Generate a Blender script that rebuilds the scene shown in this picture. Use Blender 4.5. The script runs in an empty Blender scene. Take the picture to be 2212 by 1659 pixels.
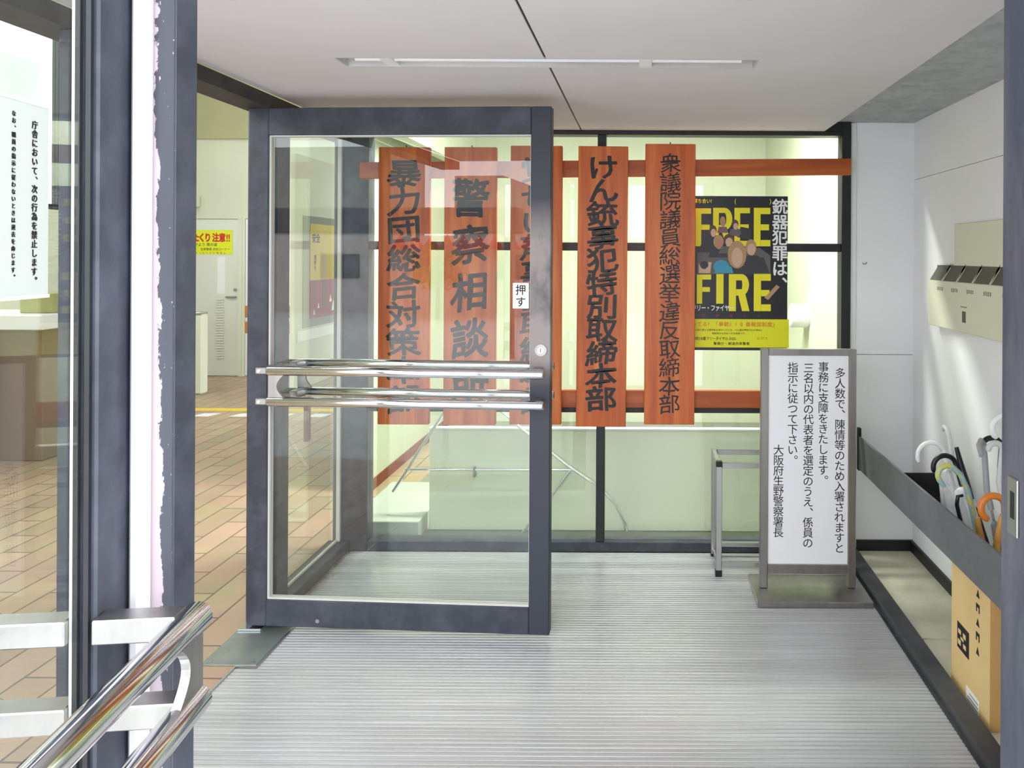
import bpy, bmesh, math, random
from mathutils import Matrix, Vector
random.seed(7)
PI = math.pi
S = bpy.context.scene
COL = S.collection

# ------------------------------------------------------------------ camera
F, CU, CV, EYE, ROLL = 1600.0, 1391.0, 552.0, 1.55, math.radians(0.30)
cam = bpy.data.cameras.new('camera')
co = bpy.data.objects.new('camera', cam); COL.objects.link(co)
cam.sensor_fit = 'HORIZONTAL'; cam.sensor_width = 36.0
cam.lens = F / 2212 * 36.0
cam.shift_x = (1106 - CU) / 2212
cam.shift_y = (CV - 829.5) / 2212
cam.clip_start = 0.02; cam.clip_end = 300
co.matrix_world = Matrix.Translation((0, 0, EYE)) @ Matrix.Rotation(PI/2, 4, 'X') @ Matrix.Rotation(ROLL, 4, 'Z')
S.camera = co

# ------------------------------------------------------------------ world, lights, exposure
S.view_settings.view_transform = 'Standard'
S.view_settings.look = 'None'
S.view_settings.gamma = 1.0
S.view_settings.use_curve_mapping = False
S.view_settings.exposure = 0.08
w = bpy.data.worlds.new('overcast'); S.world = w; w.use_nodes = True
wn = w.node_tree.nodes; wn['Background'].inputs['Color'].default_value = (0.93, 0.96, 1.0, 1)
wn['Background'].inputs['Strength'].default_value = 4.9

def area(name, loc, rot, sx, sy, power, color):
    l = bpy.data.lights.new(name, 'AREA'); l.shape = 'RECTANGLE'; l.size = sx; l.size_y = sy
    l.energy = power; l.color = color
    o = bpy.data.objects.new(name, l); COL.objects.link(o); o.location = loc; o.rotation_euler = rot
    return o
FLUO = (0.98, 1.0, 0.90)
LOBBY_LAMPS = [(-4.9, 3.4), (-4.9, 6.6), (-3.0, 3.4), (-3.0, 6.6)]
for x, y in LOBBY_LAMPS:
    area('lobby_lamp_light', (x, y, 4.06), (0, 0, 0), 1.2, 0.16, 12, FLUO)
ROOM_LAMPS = [(-0.6, 4.5), (0.8, 4.5)]
for x, y in ROOM_LAMPS:
    area('room_lamp_light', (x, y, 2.83), (0, 0, 0), 1.2, 0.16, 85, FLUO)

# ------------------------------------------------------------------ helpers
def lin(c):
    c = c / 255.0
    return c / 12.92 if c <= 0.04045 else ((c + 0.055) / 1.055) ** 2.4
def rgb(r, g, b): return (lin(r), lin(g), lin(b), 1.0)

def P(u, v, Y):
    du, dv = u - CU, v - CV
    c, s = math.cos(ROLL), math.sin(ROLL)
    return Vector(((du*c + dv*s) * Y / F, Y, EYE - (-du*s + dv*c) * Y / F))

class MB:
    def __init__(self, M=None):
        self.v, self.f, self.m, self.M = [], [], [], M or Matrix.Identity(4)
        self.sm = []
    def add(self, verts, faces, mi=0, smooth=False):
        b = len(self.v)
        self.v += [self.M @ Vector(p) for p in verts]
        for f in faces:
            self.f.append(tuple(b + i for i in f)); self.m.append(mi); self.sm.append(smooth)
        return self
    def box(self, x0, x1, y0, y1, z0, z1, mi=0):
        x0, x1 = sorted((x0, x1)); y0, y1 = sorted((y0, y1)); z0, z1 = sorted((z0, z1))
        v = [(x, y, z) for z in (z0, z1) for y in (y0, y1) for x in (x0, x1)]
        return self.add(v, [(0,2,3,1),(4,5,7,6),(0,1,5,4),(2,6,7,3),(0,4,6,2),(1,3,7,5)], mi)
    def cbox(self, x0, x1, y0, y1, z0, z1, c=0.004, mi=0):
        """box with chamfered edges"""
        bm = bmesh.new()
        x0, x1 = sorted((x0, x1)); y0, y1 = sorted((y0, y1)); z0, z1 = sorted((z0, z1))
        bmesh.ops.create_cube(bm, size=1)
        for q in bm.verts:
            q.co = Vector(((x0+x1)/2 + q.co.x*(x1-x0), (y0+y1)/2 + q.co.y*(y1-y0), (z0+z1)/2 + q.co.z*(z1-z0)))
        c = min(c, (x1-x0)*.4, (y1-y0)*.4, (z1-z0)*.4)
        bmesh.ops.bevel(bm, geom=bm.edges[:], offset=c, segments=1, affect='EDGES')
        bm.verts.index_update()
        self.add([q.co[:] for q in bm.verts], [tuple(q.index for q in f.verts) for f in bm.faces], mi)
        bm.free(); return self
    def prism(self, pts, axis, a0, a1, mi=0):
        """polygon pts in the two other axes, extruded along axis ('x','y','z')"""
        def at(p, a):
            return {'x': (a, p[0], p[1]), 'y': (p[0], a, p[1]), 'z': (p[0], p[1], a)}[axis]
        n = len(pts)
        v = [at(p, a0) for p in pts] + [at(p, a1) for p in pts]
        fs = [tuple(range(n))[::-1], tuple(range(n, 2*n))] + [(i, (i+1) % n, n+(i+1) % n, n+i) for i in range(n)]
        return self.add(v, fs, mi)
    def tube(self, pts, r, n=12, mi=0, caps=True):
        pts = [Vector(p) for p in pts]; k = len(pts)
        rs = r if isinstance(r, (list, tuple)) else [r]*k
        t0 = (pts[1]-pts[0]).normalized()
        up = Vector((0,0,1)) if abs(t0.z) < .9 else Vector((1,0,0))
        nrm = t0.cross(up).normalized(); V, Fs = [], []
        for i in range(k):
            t = (pts[min(i+1, k-1)] - pts[max(i-1, 0)]).normalized()
            nrm = (nrm - t*nrm.dot(t)).normalized(); b = t.cross(nrm)
            for j in range(n):
                a = 2*PI*j/n
                V.append(pts[i] + (nrm*math.cos(a) + b*math.sin(a))*rs[i])
        for i in range(k-1):
            for j in range(n):
                Fs.append((i*n+j, i*n+(j+1) % n, (i+1)*n+(j+1) % n, (i+1)*n+j))
        self.add(V, Fs, mi, True)
        if caps:
            self.add(V[:n], [tuple(range(n))[::-1]], mi); self.add(V[-n:], [tuple(range(n))], mi)
        return self
    def pleated(self, p0, p1, prof, lobes=8, depth=.25, n=48, mi=0):
        """folded cloth along p0->p1: prof = [(s, radius)]"""
        p0, p1 = Vector(p0), Vector(p1); t = (p1-p0).normalized()
        a = t.cross(Vector((0,1,0))).normalized(); b = t.cross(a); V, Fs = [], []
        for s, r in prof:
            for j in range(n):
                q = 2*PI*j/n
                rr = r*(1 - depth*(0.5 + 0.5*math.cos(lobes*q + s*3)))
                V.append(p0 + (p1-p0)*s + (a*math.cos(q) + b*math.sin(q))*rr)
        k = len(prof)
        for i in range(k-1):
            for j in range(n):
                Fs.append((i*n+j, i*n+(j+1) % n, (i+1)*n+(j+1) % n, (i+1)*n+j))
        Fs.append(tuple(range(n))[::-1]); Fs.append(tuple(range((k-1)*n, k*n)))
        return self.add(V, Fs, mi, True)
    def disc(self, c, r, axis='y', h=.004, n=24, mi=0, r2=None):
        pts = []
        for j in range(n):
            a = 2*PI*j/n
            pts.append((math.cos(a)*r, math.sin(a)*(r2 or r)))
        o = {'x': (c[1], c[2]), 'y': (c[0], c[2]), 'z': (c[0], c[1])}[axis]
        a0 = {'x': c[0], 'y': c[1], 'z': c[2]}[axis]
        return self.prism([(o[0]+p[0], o[1]+p[1]) for p in pts], axis, a0-h/2, a0+h/2, mi)
    def build(self, name, mats, parent=None, label=None, bevel=0):
        me = bpy.data.meshes.new(name)
        me.from_pydata([p[:] for p in self.v], [], self.f)
        for m in (mats if isinstance(mats, (list, tuple)) else [mats]): me.materials.append(m)
        for p, mi, s in zip(me.polygons, self.m, self.sm): p.material_index = mi; p.use_smooth = s
        me.validate(); me.update()
        bm = bmesh.new(); bm.from_mesh(me); bmesh.ops.recalc_face_normals(bm, faces=bm.faces[:]); bm.to_mesh(me); bm.free()
        o = bpy.data.objects.new(name, me); COL.objects.link(o)
        if parent is not None: adopt(o, parent)
        if label: o['label'] = label
        return o

WORLD_OF = {}
def adopt(o, parent):
    o.parent = parent
    o.matrix_parent_inverse = Matrix.Translation(-WORLD_OF.get(parent.name, Vector((0,0,0))))
def empty(name, loc):
    e = bpy.data.objects.new(name, None); COL.objects.link(e); e.location = loc
    e.empty_display_size = .1
    WORLD_OF[e.name] = Vector(loc)
    return e
def tag(o, label, cat, group=None, kind=None):
    o['label'] = label; o['category'] = cat
    if group: o['group'] = group
    if kind: o['kind'] = kind
    return o
def thing(name, loc, label, cat, group=None, kind=None): return tag(empty(name, loc), label, cat, group, kind)
def struct(o, label, cat): return tag(o, label, cat, None, 'structure')

# ------------------------------------------------------------------ materials
def N(nt, kind, **kw):
    n = nt.nodes.new(kind)
    for k, v in kw.items():
        if k in n.inputs: n.inputs[k].default_value = v
        else: setattr(n, k, v)
    return n
def mat(name, col, rough=.5, metal=0., var=0., scale=6., col2=None, stretch=(1,1,1), bump=0., bscale=60., spec=.5, lo=.35, hi=.65, alpha=None):
    m = bpy.data.materials.new(name); m.use_nodes = True; nt = m.node_tree; L = nt.links
    b = nt.nodes['Principled BSDF']
    b.inputs['Base Color'].default_value = col; b.inputs['Roughness'].default_value = rough
    b.inputs['Metallic'].default_value = metal; b.inputs['Specular IOR Level'].default_value = spec
    if col2 or bump:
        tc = N(nt, 'ShaderNodeTexCoord'); mp = N(nt, 'ShaderNodeMapping'); mp.inputs['Scale'].default_value = stretch
        L.new(tc.outputs['Object'], mp.inputs['Vector'])
    if col2:
        ns = N(nt, 'ShaderNodeTexNoise', Scale=scale, Detail=6.0, Roughness=.62)
        L.new(mp.outputs['Vector'], ns.inputs['Vector'])
        mr = N(nt, 'ShaderNodeMapRange'); mr.inputs['From Min'].default_value = lo; mr.inputs['From Max'].default_value = hi
        L.new(ns.outputs['Fac'], mr.inputs['Value'])
        mx = N(nt, 'ShaderNodeMix', data_type='RGBA')
        mx.inputs['A'].default_value = col; mx.inputs['B'].default_value = col2
        L.new(mr.outputs['Result'], mx.inputs['Factor']); L.new(mx.outputs['Result'], b.inputs['Base Color'])
    if bump:
        nb = N(nt, 'ShaderNodeTexNoise', Scale=bscale, Detail=4.0)
        L.new(mp.outputs['Vector'], nb.inputs['Vector'])
        bp = N(nt, 'ShaderNodeBump', Strength=bump, Distance=.01)
        L.new(nb.outputs['Fac'], bp.inputs['Height']); L.new(bp.outputs['Normal'], b.inputs['Normal'])
    return m
def emit(name, col, st):
    m = bpy.data.materials.new(name); m.use_nodes = True
    b = m.node_tree.nodes['Principled BSDF']
    b.inputs['Base Color'].default_value = col
    b.inputs['Emission Color'].default_value = col; b.inputs['Emission Strength'].default_value = st
    return m
def glass(name, tint, f0=.04, spots=False):
    """thin architectural pane: each face passes light straight and mirrors by Schlick's law"""
    m = bpy.data.materials.new(name); m.use_nodes = True; nt = m.node_tree; L = nt.links
    nt.nodes.remove(nt.nodes['Principled BSDF']); out = nt.nodes['Material Output']
    g = N(nt, 'ShaderNodeNewGeometry'); d = N(nt, 'ShaderNodeVectorMath', operation='DOT_PRODUCT')
    L.new(g.outputs['Normal'], d.inputs[0]); L.new(g.outputs['Incoming'], d.inputs[1])
    a = N(nt, 'ShaderNodeMath', operation='ABSOLUTE'); L.new(d.outputs['Value'], a.inputs[0])
    s = N(nt, 'ShaderNodeMath', operation='SUBTRACT'); s.inputs[0].default_value = 1; L.new(a.outputs[0], s.inputs[1])
    p = N(nt, 'ShaderNodeMath', operation='POWER'); L.new(s.outputs[0], p.inputs[0]); p.inputs[1].default_value = 5
    k = N(nt, 'ShaderNodeMath', operation='MULTIPLY_ADD'); L.new(p.outputs[0], k.inputs[0]); k.inputs[1].default_value = 1-f0; k.inputs[2].default_value = f0
    t = N(nt, 'ShaderNodeBsdfTransparent'); t.inputs['Color'].default_value = tint
    gl = N(nt, 'ShaderNodeBsdfGlossy'); gl.inputs['Roughness'].default_value = 0.0; gl.inputs['Color'].default_value = (1,1,1,1)
    mx = N(nt, 'ShaderNodeMixShader'); L.new(k.outputs[0], mx.inputs[0]); L.new(t.outputs[0], mx.inputs[1]); L.new(gl.outputs[0], mx.inputs[2])
    L.new(mx.outputs[0], out.inputs['Surface'])
    return m
def wood(name, a, b, c, along='z'):
    m = bpy.data.materials.new(name); m.use_nodes = True; nt = m.node_tree; L = nt.links
    bs = nt.nodes['Principled BSDF']; bs.inputs['Roughness'].default_value = .42
    tc = N(nt, 'ShaderNodeTexCoord'); oi = N(nt, 'ShaderNodeObjectInfo')
    add = N(nt, 'ShaderNodeVectorMath', operation='MULTIPLY_ADD')
    cmb = N(nt, 'ShaderNodeCombineXYZ'); L.new(oi.outputs['Random'], cmb.inputs[0]); L.new(oi.outputs['Random'], cmb.inputs[2])
    L.new(cmb.outputs[0], add.inputs[0]); add.inputs[1].default_value = (9, 9, 9); L.new(tc.outputs['Object'], add.inputs[2])
    mp = N(nt, 'ShaderNodeMapping'); mp.inputs['Scale'].default_value = (14, 14, 1.1) if along == 'z' else (1.1, 14, 14)
    L.new(add.outputs[0], mp.inputs['Vector'])
    n1 = N(nt, 'ShaderNodeTexNoise', Scale=1.0, Detail=7.0, Roughness=.6, Distortion=.6); L.new(mp.outputs[0], n1.inputs['Vector'])
    cr = N(nt, 'ShaderNodeValToRGB'); e = cr.color_ramp.elements
    e[0].position = .3; e[0].color = a; e[1].position = .72; e[1].color = c
    q = e.new(.5); q.color = b
    L.new(n1.outputs['Fac'], cr.inputs[0]); L.new(cr.outputs[0], bs.inputs['Base Color'])
    return m

M = {}
M['frame'] = mat('dark_frame_paint', rgb(48,52,63), .42, 0, col2=rgb(74,78,90), scale=9, lo=.42, hi=.72, bump=.05, bscale=90)
M['frame_black'] = mat('black_frame_paint', rgb(22,24,28), .45, 0, col2=rgb(34,36,40), scale=8)
M['jamb'] = mat('weathered_dark_paint', rgb(58,62,76), .5, 0, col2=rgb(92,90,100), scale=9, stretch=(1,1,.25), lo=.45, hi=.7, bump=.1, bscale=70)
M['soffit'] = mat('rough_dark_soffit', rgb(182,186,188), .75, 0, col2=rgb(160,162,164), scale=14, bump=.25, bscale=120)
M['beam'] = mat('beam_dark', rgb(44,42,42), .6, 0, col2=rgb(62,60,56), scale=14)
M['ceiling'] = mat('ceiling_board', rgb(212,208,210), .85, 0, col2=rgb(207,203,205), scale=1.5)
M['slotmat'] = mat('lamp_slot_metal', rgb(206,202,202), .4, 0, col2=rgb(186,184,182), scale=3, stretch=(1,6,6))
M['wall_white'] = mat('painted_wall', rgb(243,243,247), .7, 0, col2=rgb(238,240,242), scale=1.2, bump=.03, bscale=40)
M['cream'] = mat('cream_wall', rgb(222,226,206), .7, 0, col2=rgb(215,219,200), scale=1.0)
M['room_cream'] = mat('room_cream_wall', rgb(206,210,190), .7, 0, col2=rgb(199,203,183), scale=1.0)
M['cream_dark'] = mat('olive_upper_wall', rgb(186,184,146), .7, 0, col2=rgb(176,174,136), scale=1.0)
M['white_paint'] = mat('white_paint', rgb(232,234,230), .45)
M['door_white'] = mat('door_enamel', rgb(222,226,218), .4)
M['black'] = mat('black_plastic', rgb(18,18,20), .4)
M['ink'] = mat('black_ink', rgb(22,18,20), .6)
M['sumi'] = mat('brush_ink', rgb(20,14,14), .45)
M['paper'] = mat('white_paper', rgb(238,240,238), .55)
M['signwhite'] = mat('sign_panel_white', rgb(240,240,244), .35)
M['chrome'] = mat('polished_chrome', (.84,.85,.90,1), .10, 1.0)
M['steel'] = mat('brushed_steel', (.46,.44,.43,1), .34, 1.0, col2=(.38,.36,.35,1), scale=20, stretch=(1,1,.1))
M['alu'] = mat('anodised_aluminium', (.50,.50,.50,1), .36, 1.0)
M['alubright'] = mat('white_aluminium_strip', rgb(214,214,218), .35)
M['rail'] = mat('grey_rail_paint', rgb(110,112,117), .55, 0, col2=rgb(100,102,106), scale=12)
M['kerb'] = mat('black_kerb', rgb(46,48,52), .5, 0, col2=rgb(62,62,68), scale=7)
M['concrete'] = mat('mortar_floor', rgb(216,212,190), .85, 0, col2=rgb(196,192,172), scale=4, bump=.12, bscale=50)
M['plate'] = mat('floor_plate', (.34,.38,.36,1), .4, .7, col2=(.26,.30,.28,1), scale=8)
M['card'] = mat('cardboard', rgb(226,196,140), .75, 0, col2=rgb(219,188,132), scale=5)
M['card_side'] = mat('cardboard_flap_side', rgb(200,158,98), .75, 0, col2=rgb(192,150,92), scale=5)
M['yellow'] = mat('poster_yellow', rgb(226,226,20), .5)
M['letter_yellow'] = mat('letter_yellow', rgb(236,226,30), .5)
M['red'] = mat('red_ink', rgb(210,40,30), .5)
M['orange_ink'] = mat('orange_ink', rgb(226,120,40), .5)
M['magenta'] = mat('magenta_ink', rgb(170,36,70), .5)
M['posterblack'] = mat('poster_black', rgb(30,28,36), .35)
M['ceramic'] = mat('rack_plastic', rgb(222,222,200), .45)
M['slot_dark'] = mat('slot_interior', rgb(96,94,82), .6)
M['skin_a'] = mat('printed_skin', rgb(206,170,146), .5)
M['skin_b'] = mat('printed_skin_dark', rgb(176,132,108), .5)  # darker printed skin colour of some faces
M['hair_a'] = mat('printed_brown_hair', rgb(92,64,48), .5)
M['hair_b'] = mat('printed_fair_hair', rgb(176,142,100), .5)
M['coat_a'] = mat('printed_dark_coat', rgb(54,54,58), .5)
M['coat_b'] = mat('printed_grey_coat', rgb(96,94,92), .5)
M['blue_print'] = mat('printed_blue', rgb(60,150,180), .5)
M['plum_print'] = mat('printed_plum', rgb(130,84,100), .5)
M['ochre'] = mat('poster_ochre', rgb(214,182,44), .5)
M['maroon'] = mat('poster_maroon', rgb(140,36,60), .5)
M['grey_mount'] = mat('grey_mount', rgb(140,136,124), .6)
M['line_yellow'] = mat('floor_tape_yellow', rgb(228,196,60), .5)
M['rubber_white'] = mat('white_gasket', rgb(214,212,206), .5)
M['table_top'] = mat('pale_table_underside', rgb(232,234,212), .55, 0, col2=rgb(226,229,206), scale=2)
M['bench'] = mat('orange_wood', rgb(186,122,60), .5)
M['redleg'] = mat('red_brown_wood', rgb(120,52,36), .5)
M['grey_step'] = mat('grey_step', rgb(140,140,128), .7)
M['board_wood'] = wood('sign_board_wood', rgb(168,72,26), rgb(200,96,36), rgb(222,132,58))
M['rail_wood'] = wood('hanging_rail_wood', rgb(146,62,24), rgb(174,84,32), rgb(194,108,48), 'x')
M['glass'] = glass('window_glass', (.95,.98,.955,1))
M['glass_clear'] = glass('door_glass', (.965,.985,.97,1))
M['vinyl'] = mat('white_vinyl', rgb(214,218,222), .35)
M['asphalt'] = mat('concrete_paving', rgb(208,208,208), .9, 0, col2=rgb(194,194,194), scale=5)
M['house'] = mat('grey_house_wall', rgb(150,152,148), .8, 0, col2=rgb(136,138,134), scale=1)
M['beam_blue'] = mat('dark_blue_fascia', rgb(34,38,56), .5)
M['awning_red'] = mat('red_awning', rgb(190,50,40), .6)
M['leaf'] = mat('leaf_mix', rgb(110,120,50), .8, 0, col2=rgb(190,120,40), scale=4)

def jamb_worn():
    """dark paint peeled along one edge to a pink-white primer"""
    m = bpy.data.materials.new('peeling_jamb_paint'); m.use_nodes = True; nt = m.node_tree; L = nt.links
    b = nt.nodes['Principled BSDF']; b.inputs['Roughness'].default_value = .5
    tc = N(nt, 'ShaderNodeTexCoord'); sp = N(nt, 'ShaderNodeSeparateXYZ'); L.new(tc.outputs['Object'], sp.inputs[0])
    mp = N(nt, 'ShaderNodeMapping'); mp.inputs['Scale'].default_value = (30, 30, 14); L.new(tc.outputs['Object'], mp.inputs[0])
    n1 = N(nt, 'ShaderNodeTexNoise', Scale=1.6, Detail=6.0, Roughness=.7); L.new(mp.outputs[0], n1.inputs['Vector'])
    # edge distance: x from the left edge of the face
    x = N(nt, 'ShaderNodeMapRange'); L.new(sp.outputs['X'], x.inputs['Value'])
    x.inputs['From Min'].default_value = -.7035; x.inputs['From Max'].default_value = -.672
    x.inputs['To Min'].default_value = .9; x.inputs['To Max'].default_value = -.25
    z = N(nt, 'ShaderNodeMapRange'); L.new(sp.outputs['Z'], z.inputs['Value'])
    z.inputs['From Min'].default_value = 1.2; z.inputs['From Max'].default_value = 1.85
    z.inputs['To Min'].default_value = 0.12; z.inputs['To Max'].default_value = -.32
    s1 = N(nt, 'ShaderNodeMath', operation='ADD'); L.new(x.outputs[0], s1.inputs[0]); L.new(z.outputs[0], s1.inputs[1])
    ctr = N(nt, 'ShaderNodeMath', operation='SUBTRACT'); L.new(n1.outputs['Fac'], ctr.inputs[0]); ctr.inputs[1].default_value = .5
    s2 = N(nt, 'ShaderNodeMath', operation='MULTIPLY_ADD'); L.new(ctr.outputs[0], s2.inputs[0]); s2.inputs[1].default_value = 1.3; L.new(s1.outputs[0], s2.inputs[2])
    st = N(nt, 'ShaderNodeMapRange'); L.new(s2.outputs[0], st.inputs['Value']); st.inputs['From Min'].default_value = .40; st.inputs['From Max'].default_value = .43
    n2 = N(nt, 'ShaderNodeTexNoise', Scale=7.0, Detail=3.0); L.new(mp.outputs[0], n2.inputs['Vector'])
    fl = N(nt, 'ShaderNodeMapRange'); L.new(n2.outputs['Fac'], fl.inputs['Value']); fl.inputs['From Min'].default_value = .70; fl.inputs['From Max'].default_value = .73
    mx0 = N(nt, 'ShaderNodeMath', operation='MAXIMUM'); L.new(st.outputs[0], mx0.inputs[0]); L.new(fl.outputs[0], mx0.inputs[1])
    mx = N(nt, 'ShaderNodeMix', data_type='RGBA'); mx.inputs['A'].default_value = rgb(74,76,86); mx.inputs['B'].default_value = rgb(188,172,180)
    L.new(mx0.outputs[0], mx.inputs['Factor']); L.new(mx.outputs['Result'], b.inputs['Base Color'])
    return m
M['jamb_worn'] = jamb_worn()

def brick_floor():
    m = bpy.data.materials.new('brick_paving'); m.use_nodes = True; nt = m.node_tree; L = nt.links
    b = nt.nodes['Principled BSDF']; b.inputs['Roughness'].default_value = .42
    tc = N(nt, 'ShaderNodeTexCoord'); mp = N(nt, 'ShaderNodeMapping'); mp.inputs['Rotation'].default_value = (0, 0, PI/2)
    L.new(tc.outputs['Object'], mp.inputs[0])
    br = N(nt, 'ShaderNodeTexBrick'); br.offset = .5
    br.inputs['Color1'].default_value = rgb(164,138,108); br.inputs['Color2'].default_value = rgb(182,152,120); br.inputs['Mortar'].default_value = rgb(112,94,78)
    br.inputs['Scale'].default_value = 1.0; br.inputs['Mortar Size'].default_value = .005
    br.inputs['Brick Width'].default_value = .45; br.inputs['Row Height'].default_value = .15; br.inputs['Bias'].default_value = 0.0
    L.new(mp.outputs[0], br.inputs['Vector'])
    ns = N(nt, 'ShaderNodeTexNoise', Scale=3.0, Detail=4.0); L.new(tc.outputs['Object'], ns.inputs['Vector'])
    mx = N(nt, 'ShaderNodeMix', data_type='RGBA', blend_type='OVERLAY'); mx.inputs['Factor'].default_value = .3
    L.new(br.outputs['Color'], mx.inputs['A']); L.new(ns.outputs['Color'], mx.inputs['B'])
    hs = N(nt, 'ShaderNodeHueSaturation'); hs.inputs['Saturation'].default_value = .85; L.new(mx.outputs['Result'], hs.inputs['Color'])
    L.new(hs.outputs['Color'], b.inputs['Base Color'])
    bp = N(nt, 'ShaderNodeBump', Strength=.3, Distance=.004); L.new(br.outputs['Fac'], bp.inputs['Height']); bp.invert = True
    L.new(bp.outputs['Normal'], b.inputs['Normal'])
    return m
M['brick'] = brick_floor()
def mat_rubber():
    m = bpy.data.materials.new('ribbed_mat_metal'); m.use_nodes = True; nt = m.node_tree; L = nt.links
    b = nt.nodes['Principled BSDF']; b.inputs['Roughness'].default_value = .27; b.inputs['Metallic'].default_value = .3
    tc = N(nt, 'ShaderNodeTexCoord'); mp = N(nt, 'ShaderNodeMapping'); mp.inputs['Scale'].default_value = (.8, 45, 1); L.new(tc.outputs['Object'], mp.inputs[0])
    n1 = N(nt, 'ShaderNodeTexNoise', Scale=1.3, Detail=7.0, Roughness=.65); L.new(mp.outputs[0], n1.inputs['Vector'])
    cr = N(nt, 'ShaderNodeValToRGB'); e = cr.color_ramp.elements
    e[0].position = .3; e[0].color = rgb(176,176,176); e[1].position = .7; e[1].color = rgb(206,207,208)
    L.new(n1.outputs['Fac'], cr.inputs[0]); L.new(cr.outputs[0], b.inputs['Base Color'])
    return m
M['mat_rib'] = mat_rubber()
M['mat_groove'] = mat('mat_groove', rgb(136,134,134), .8)

# ------------------------------------------------------------------ lettering
GLYPH = {}
def glyph(ch, off=0.0):
    key = (ch, off)
    if key not in GLYPH:
        c = bpy.data.curves.new('glyph', 'FONT'); c.body = ch; c.size = 1; c.offset = off; c.resolution_u = 3
        o = bpy.data.objects.new('glyph', c); COL.objects.link(o)
        dg = bpy.context.evaluated_depsgraph_get(); ev = o.evaluated_get(dg); me = ev.to_mesh()
        GLYPH[key] = ([(v.co.x, v.co.y) for v in me.vertices], [tuple(p.vertices) for p in me.polygons])
        ev.to_mesh_clear(); bpy.data.objects.remove(o); bpy.data.curves.remove(c)
    return GLYPH[key]
def put_char(mb, ch, o, right, up, sx, sy, off=0., brush=0., mi=0):
    """one character centred on o (em box centre) in the plane right/up"""
    vs, fs = glyph(ch)
    rs = random.random()*6
    nrm = right.cross(up).normalized()
    for k, (ox, oy) in enumerate(stamps(off, brush)):
        V = []
        for x, y in vs:
            x += ox - .5; y += oy - .36
            if brush:
                y += brush*x + .03*math.sin(5*x + rs); x += .025*math.sin(6*y + rs*1.7)
            V.append(o + right*(x*sx) + up*(y*sy) + nrm*(k*6e-5))
        mb.add([v[:] for v in V], fs, mi)
def stamps(off, brush=0.):
    """heavier strokes: the same outline struck several times round a small circle (flattened and slanted for a brush)"""
    if not off: return [(0., 0.)]
    n = 10 if off > .015 else 4
    return [(0., 0.)] + [(off*math.cos(2*PI*k/n + .6) * (1.0 if not brush else .8), off*math.sin(2*PI*k/n + .6) * (1.0 if not brush else .9)) for k in range(n)]
def column(mb, text, top, right, up, pitch, sx, sy=None, off=0., brush=0., mi=0):
    sy = sy or sx
    for i, ch in enumerate(text):
        c = top - up*(pitch*(i + .5))
        if ch in '、。': c = c + right*(.62*sx) + up*(.55*sy)
        if ch not in ' 　': put_char(mb, ch, c, right, up, sx, sy, off, brush, mi)
def line(mb, text, left, right, up, size, adv=None, sx=None, off=0., mi=0, lat=False):
    """horizontal line; left = left end on the em centre line"""
    x = 0.
    sx = sx or size
    for ch in text:
        vs, fs = glyph(ch)
        if not vs: x += .35*sx; continue
        wd = (max(v[0] for v in vs) + .07) if ord(ch) < 0x2000 else 1.0
        nrm = right.cross(up).normalized()
        for k, (ox, oy) in enumerate(stamps(off)):
            mb.add([(left + right*(x + (a+ox)*sx) + up*((b+oy-.36)*size) + nrm*(k*6e-5))[:] for a, b in vs], fs, mi)
        x += adv if adv else wd*sx
    return x
XR, ZU = Vector((1,0,0)), Vector((0,0,1))

# ------------------------------------------------------------------ the setting
YB = 3.90
b = MB()
b.box(-6.3, -1.52, .6, 9.5, -.14, 0, 0)
b.box(-1.52, 1.04, 1.1, YB, -.14, -.012, 1)
b.box(1.04, 1.52, 1.0, YB, -.14, 0, 1)
b.box(-1.52, 1.7, YB, 9.5, -.14, 0, 2)
struct(b.build('floor', [M['brick'], M['concrete'], M['grey_step']]), 'brown brick paved floor of the lobby and entrance', 'floor')

g = MB().box(-40, 40, -40, .6, -.2, -.03).build('ground', M['asphalt'])
struct(g, 'grey paved ground outside the entrance', 'ground')

# ceiling: two boards with an open joint, a lamp slot and thin perimeter joints
cz0, cz1 = 2.2045, 2.32
cb = MB(); JX = -.332; g2 = .004
SX0, SX1, SY0, SY1 = -1.04, .38, 2.47, 2.59
for x0, x1 in ((-1.50, JX-g2), (JX+g2, .94)):
    cb.box(x0, x1, .9, SY0, cz0, cz1)
    cb.box(x0, x1, SY1, YB+.05, cz0, cz1)
cb.box(-1.50, SX0, SY0, SY1, cz0, cz1); cb.box(SX1, .94, SY0, SY1, cz0, cz1)
cb.box(-1.53, -1.503, .9, YB+.05, cz0, cz1)
cb.box(-1.66, 1.55, .9, YB+.1, cz1+.002, cz1+.1, 1)
cb.box(JX-g2, JX+g2, .9, SY0-.001, cz0+.006, cz0+.02, 1); cb.box(JX-g2, JX+g2, SY1+.001, YB+.05, cz0+.006, cz0+.02, 1)
struct(cb.build('ceiling', [M['ceiling'], M['black']]), 'pale grey ceiling boards of the entrance lobby', 'ceiling')
struct(MB().box(.94, 1.52, .9, YB+.05, 2.255, 2.318).build('ceiling_recess', M['soffit']), 'dark rough soffit over the umbrella recess', 'ceiling')

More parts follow.
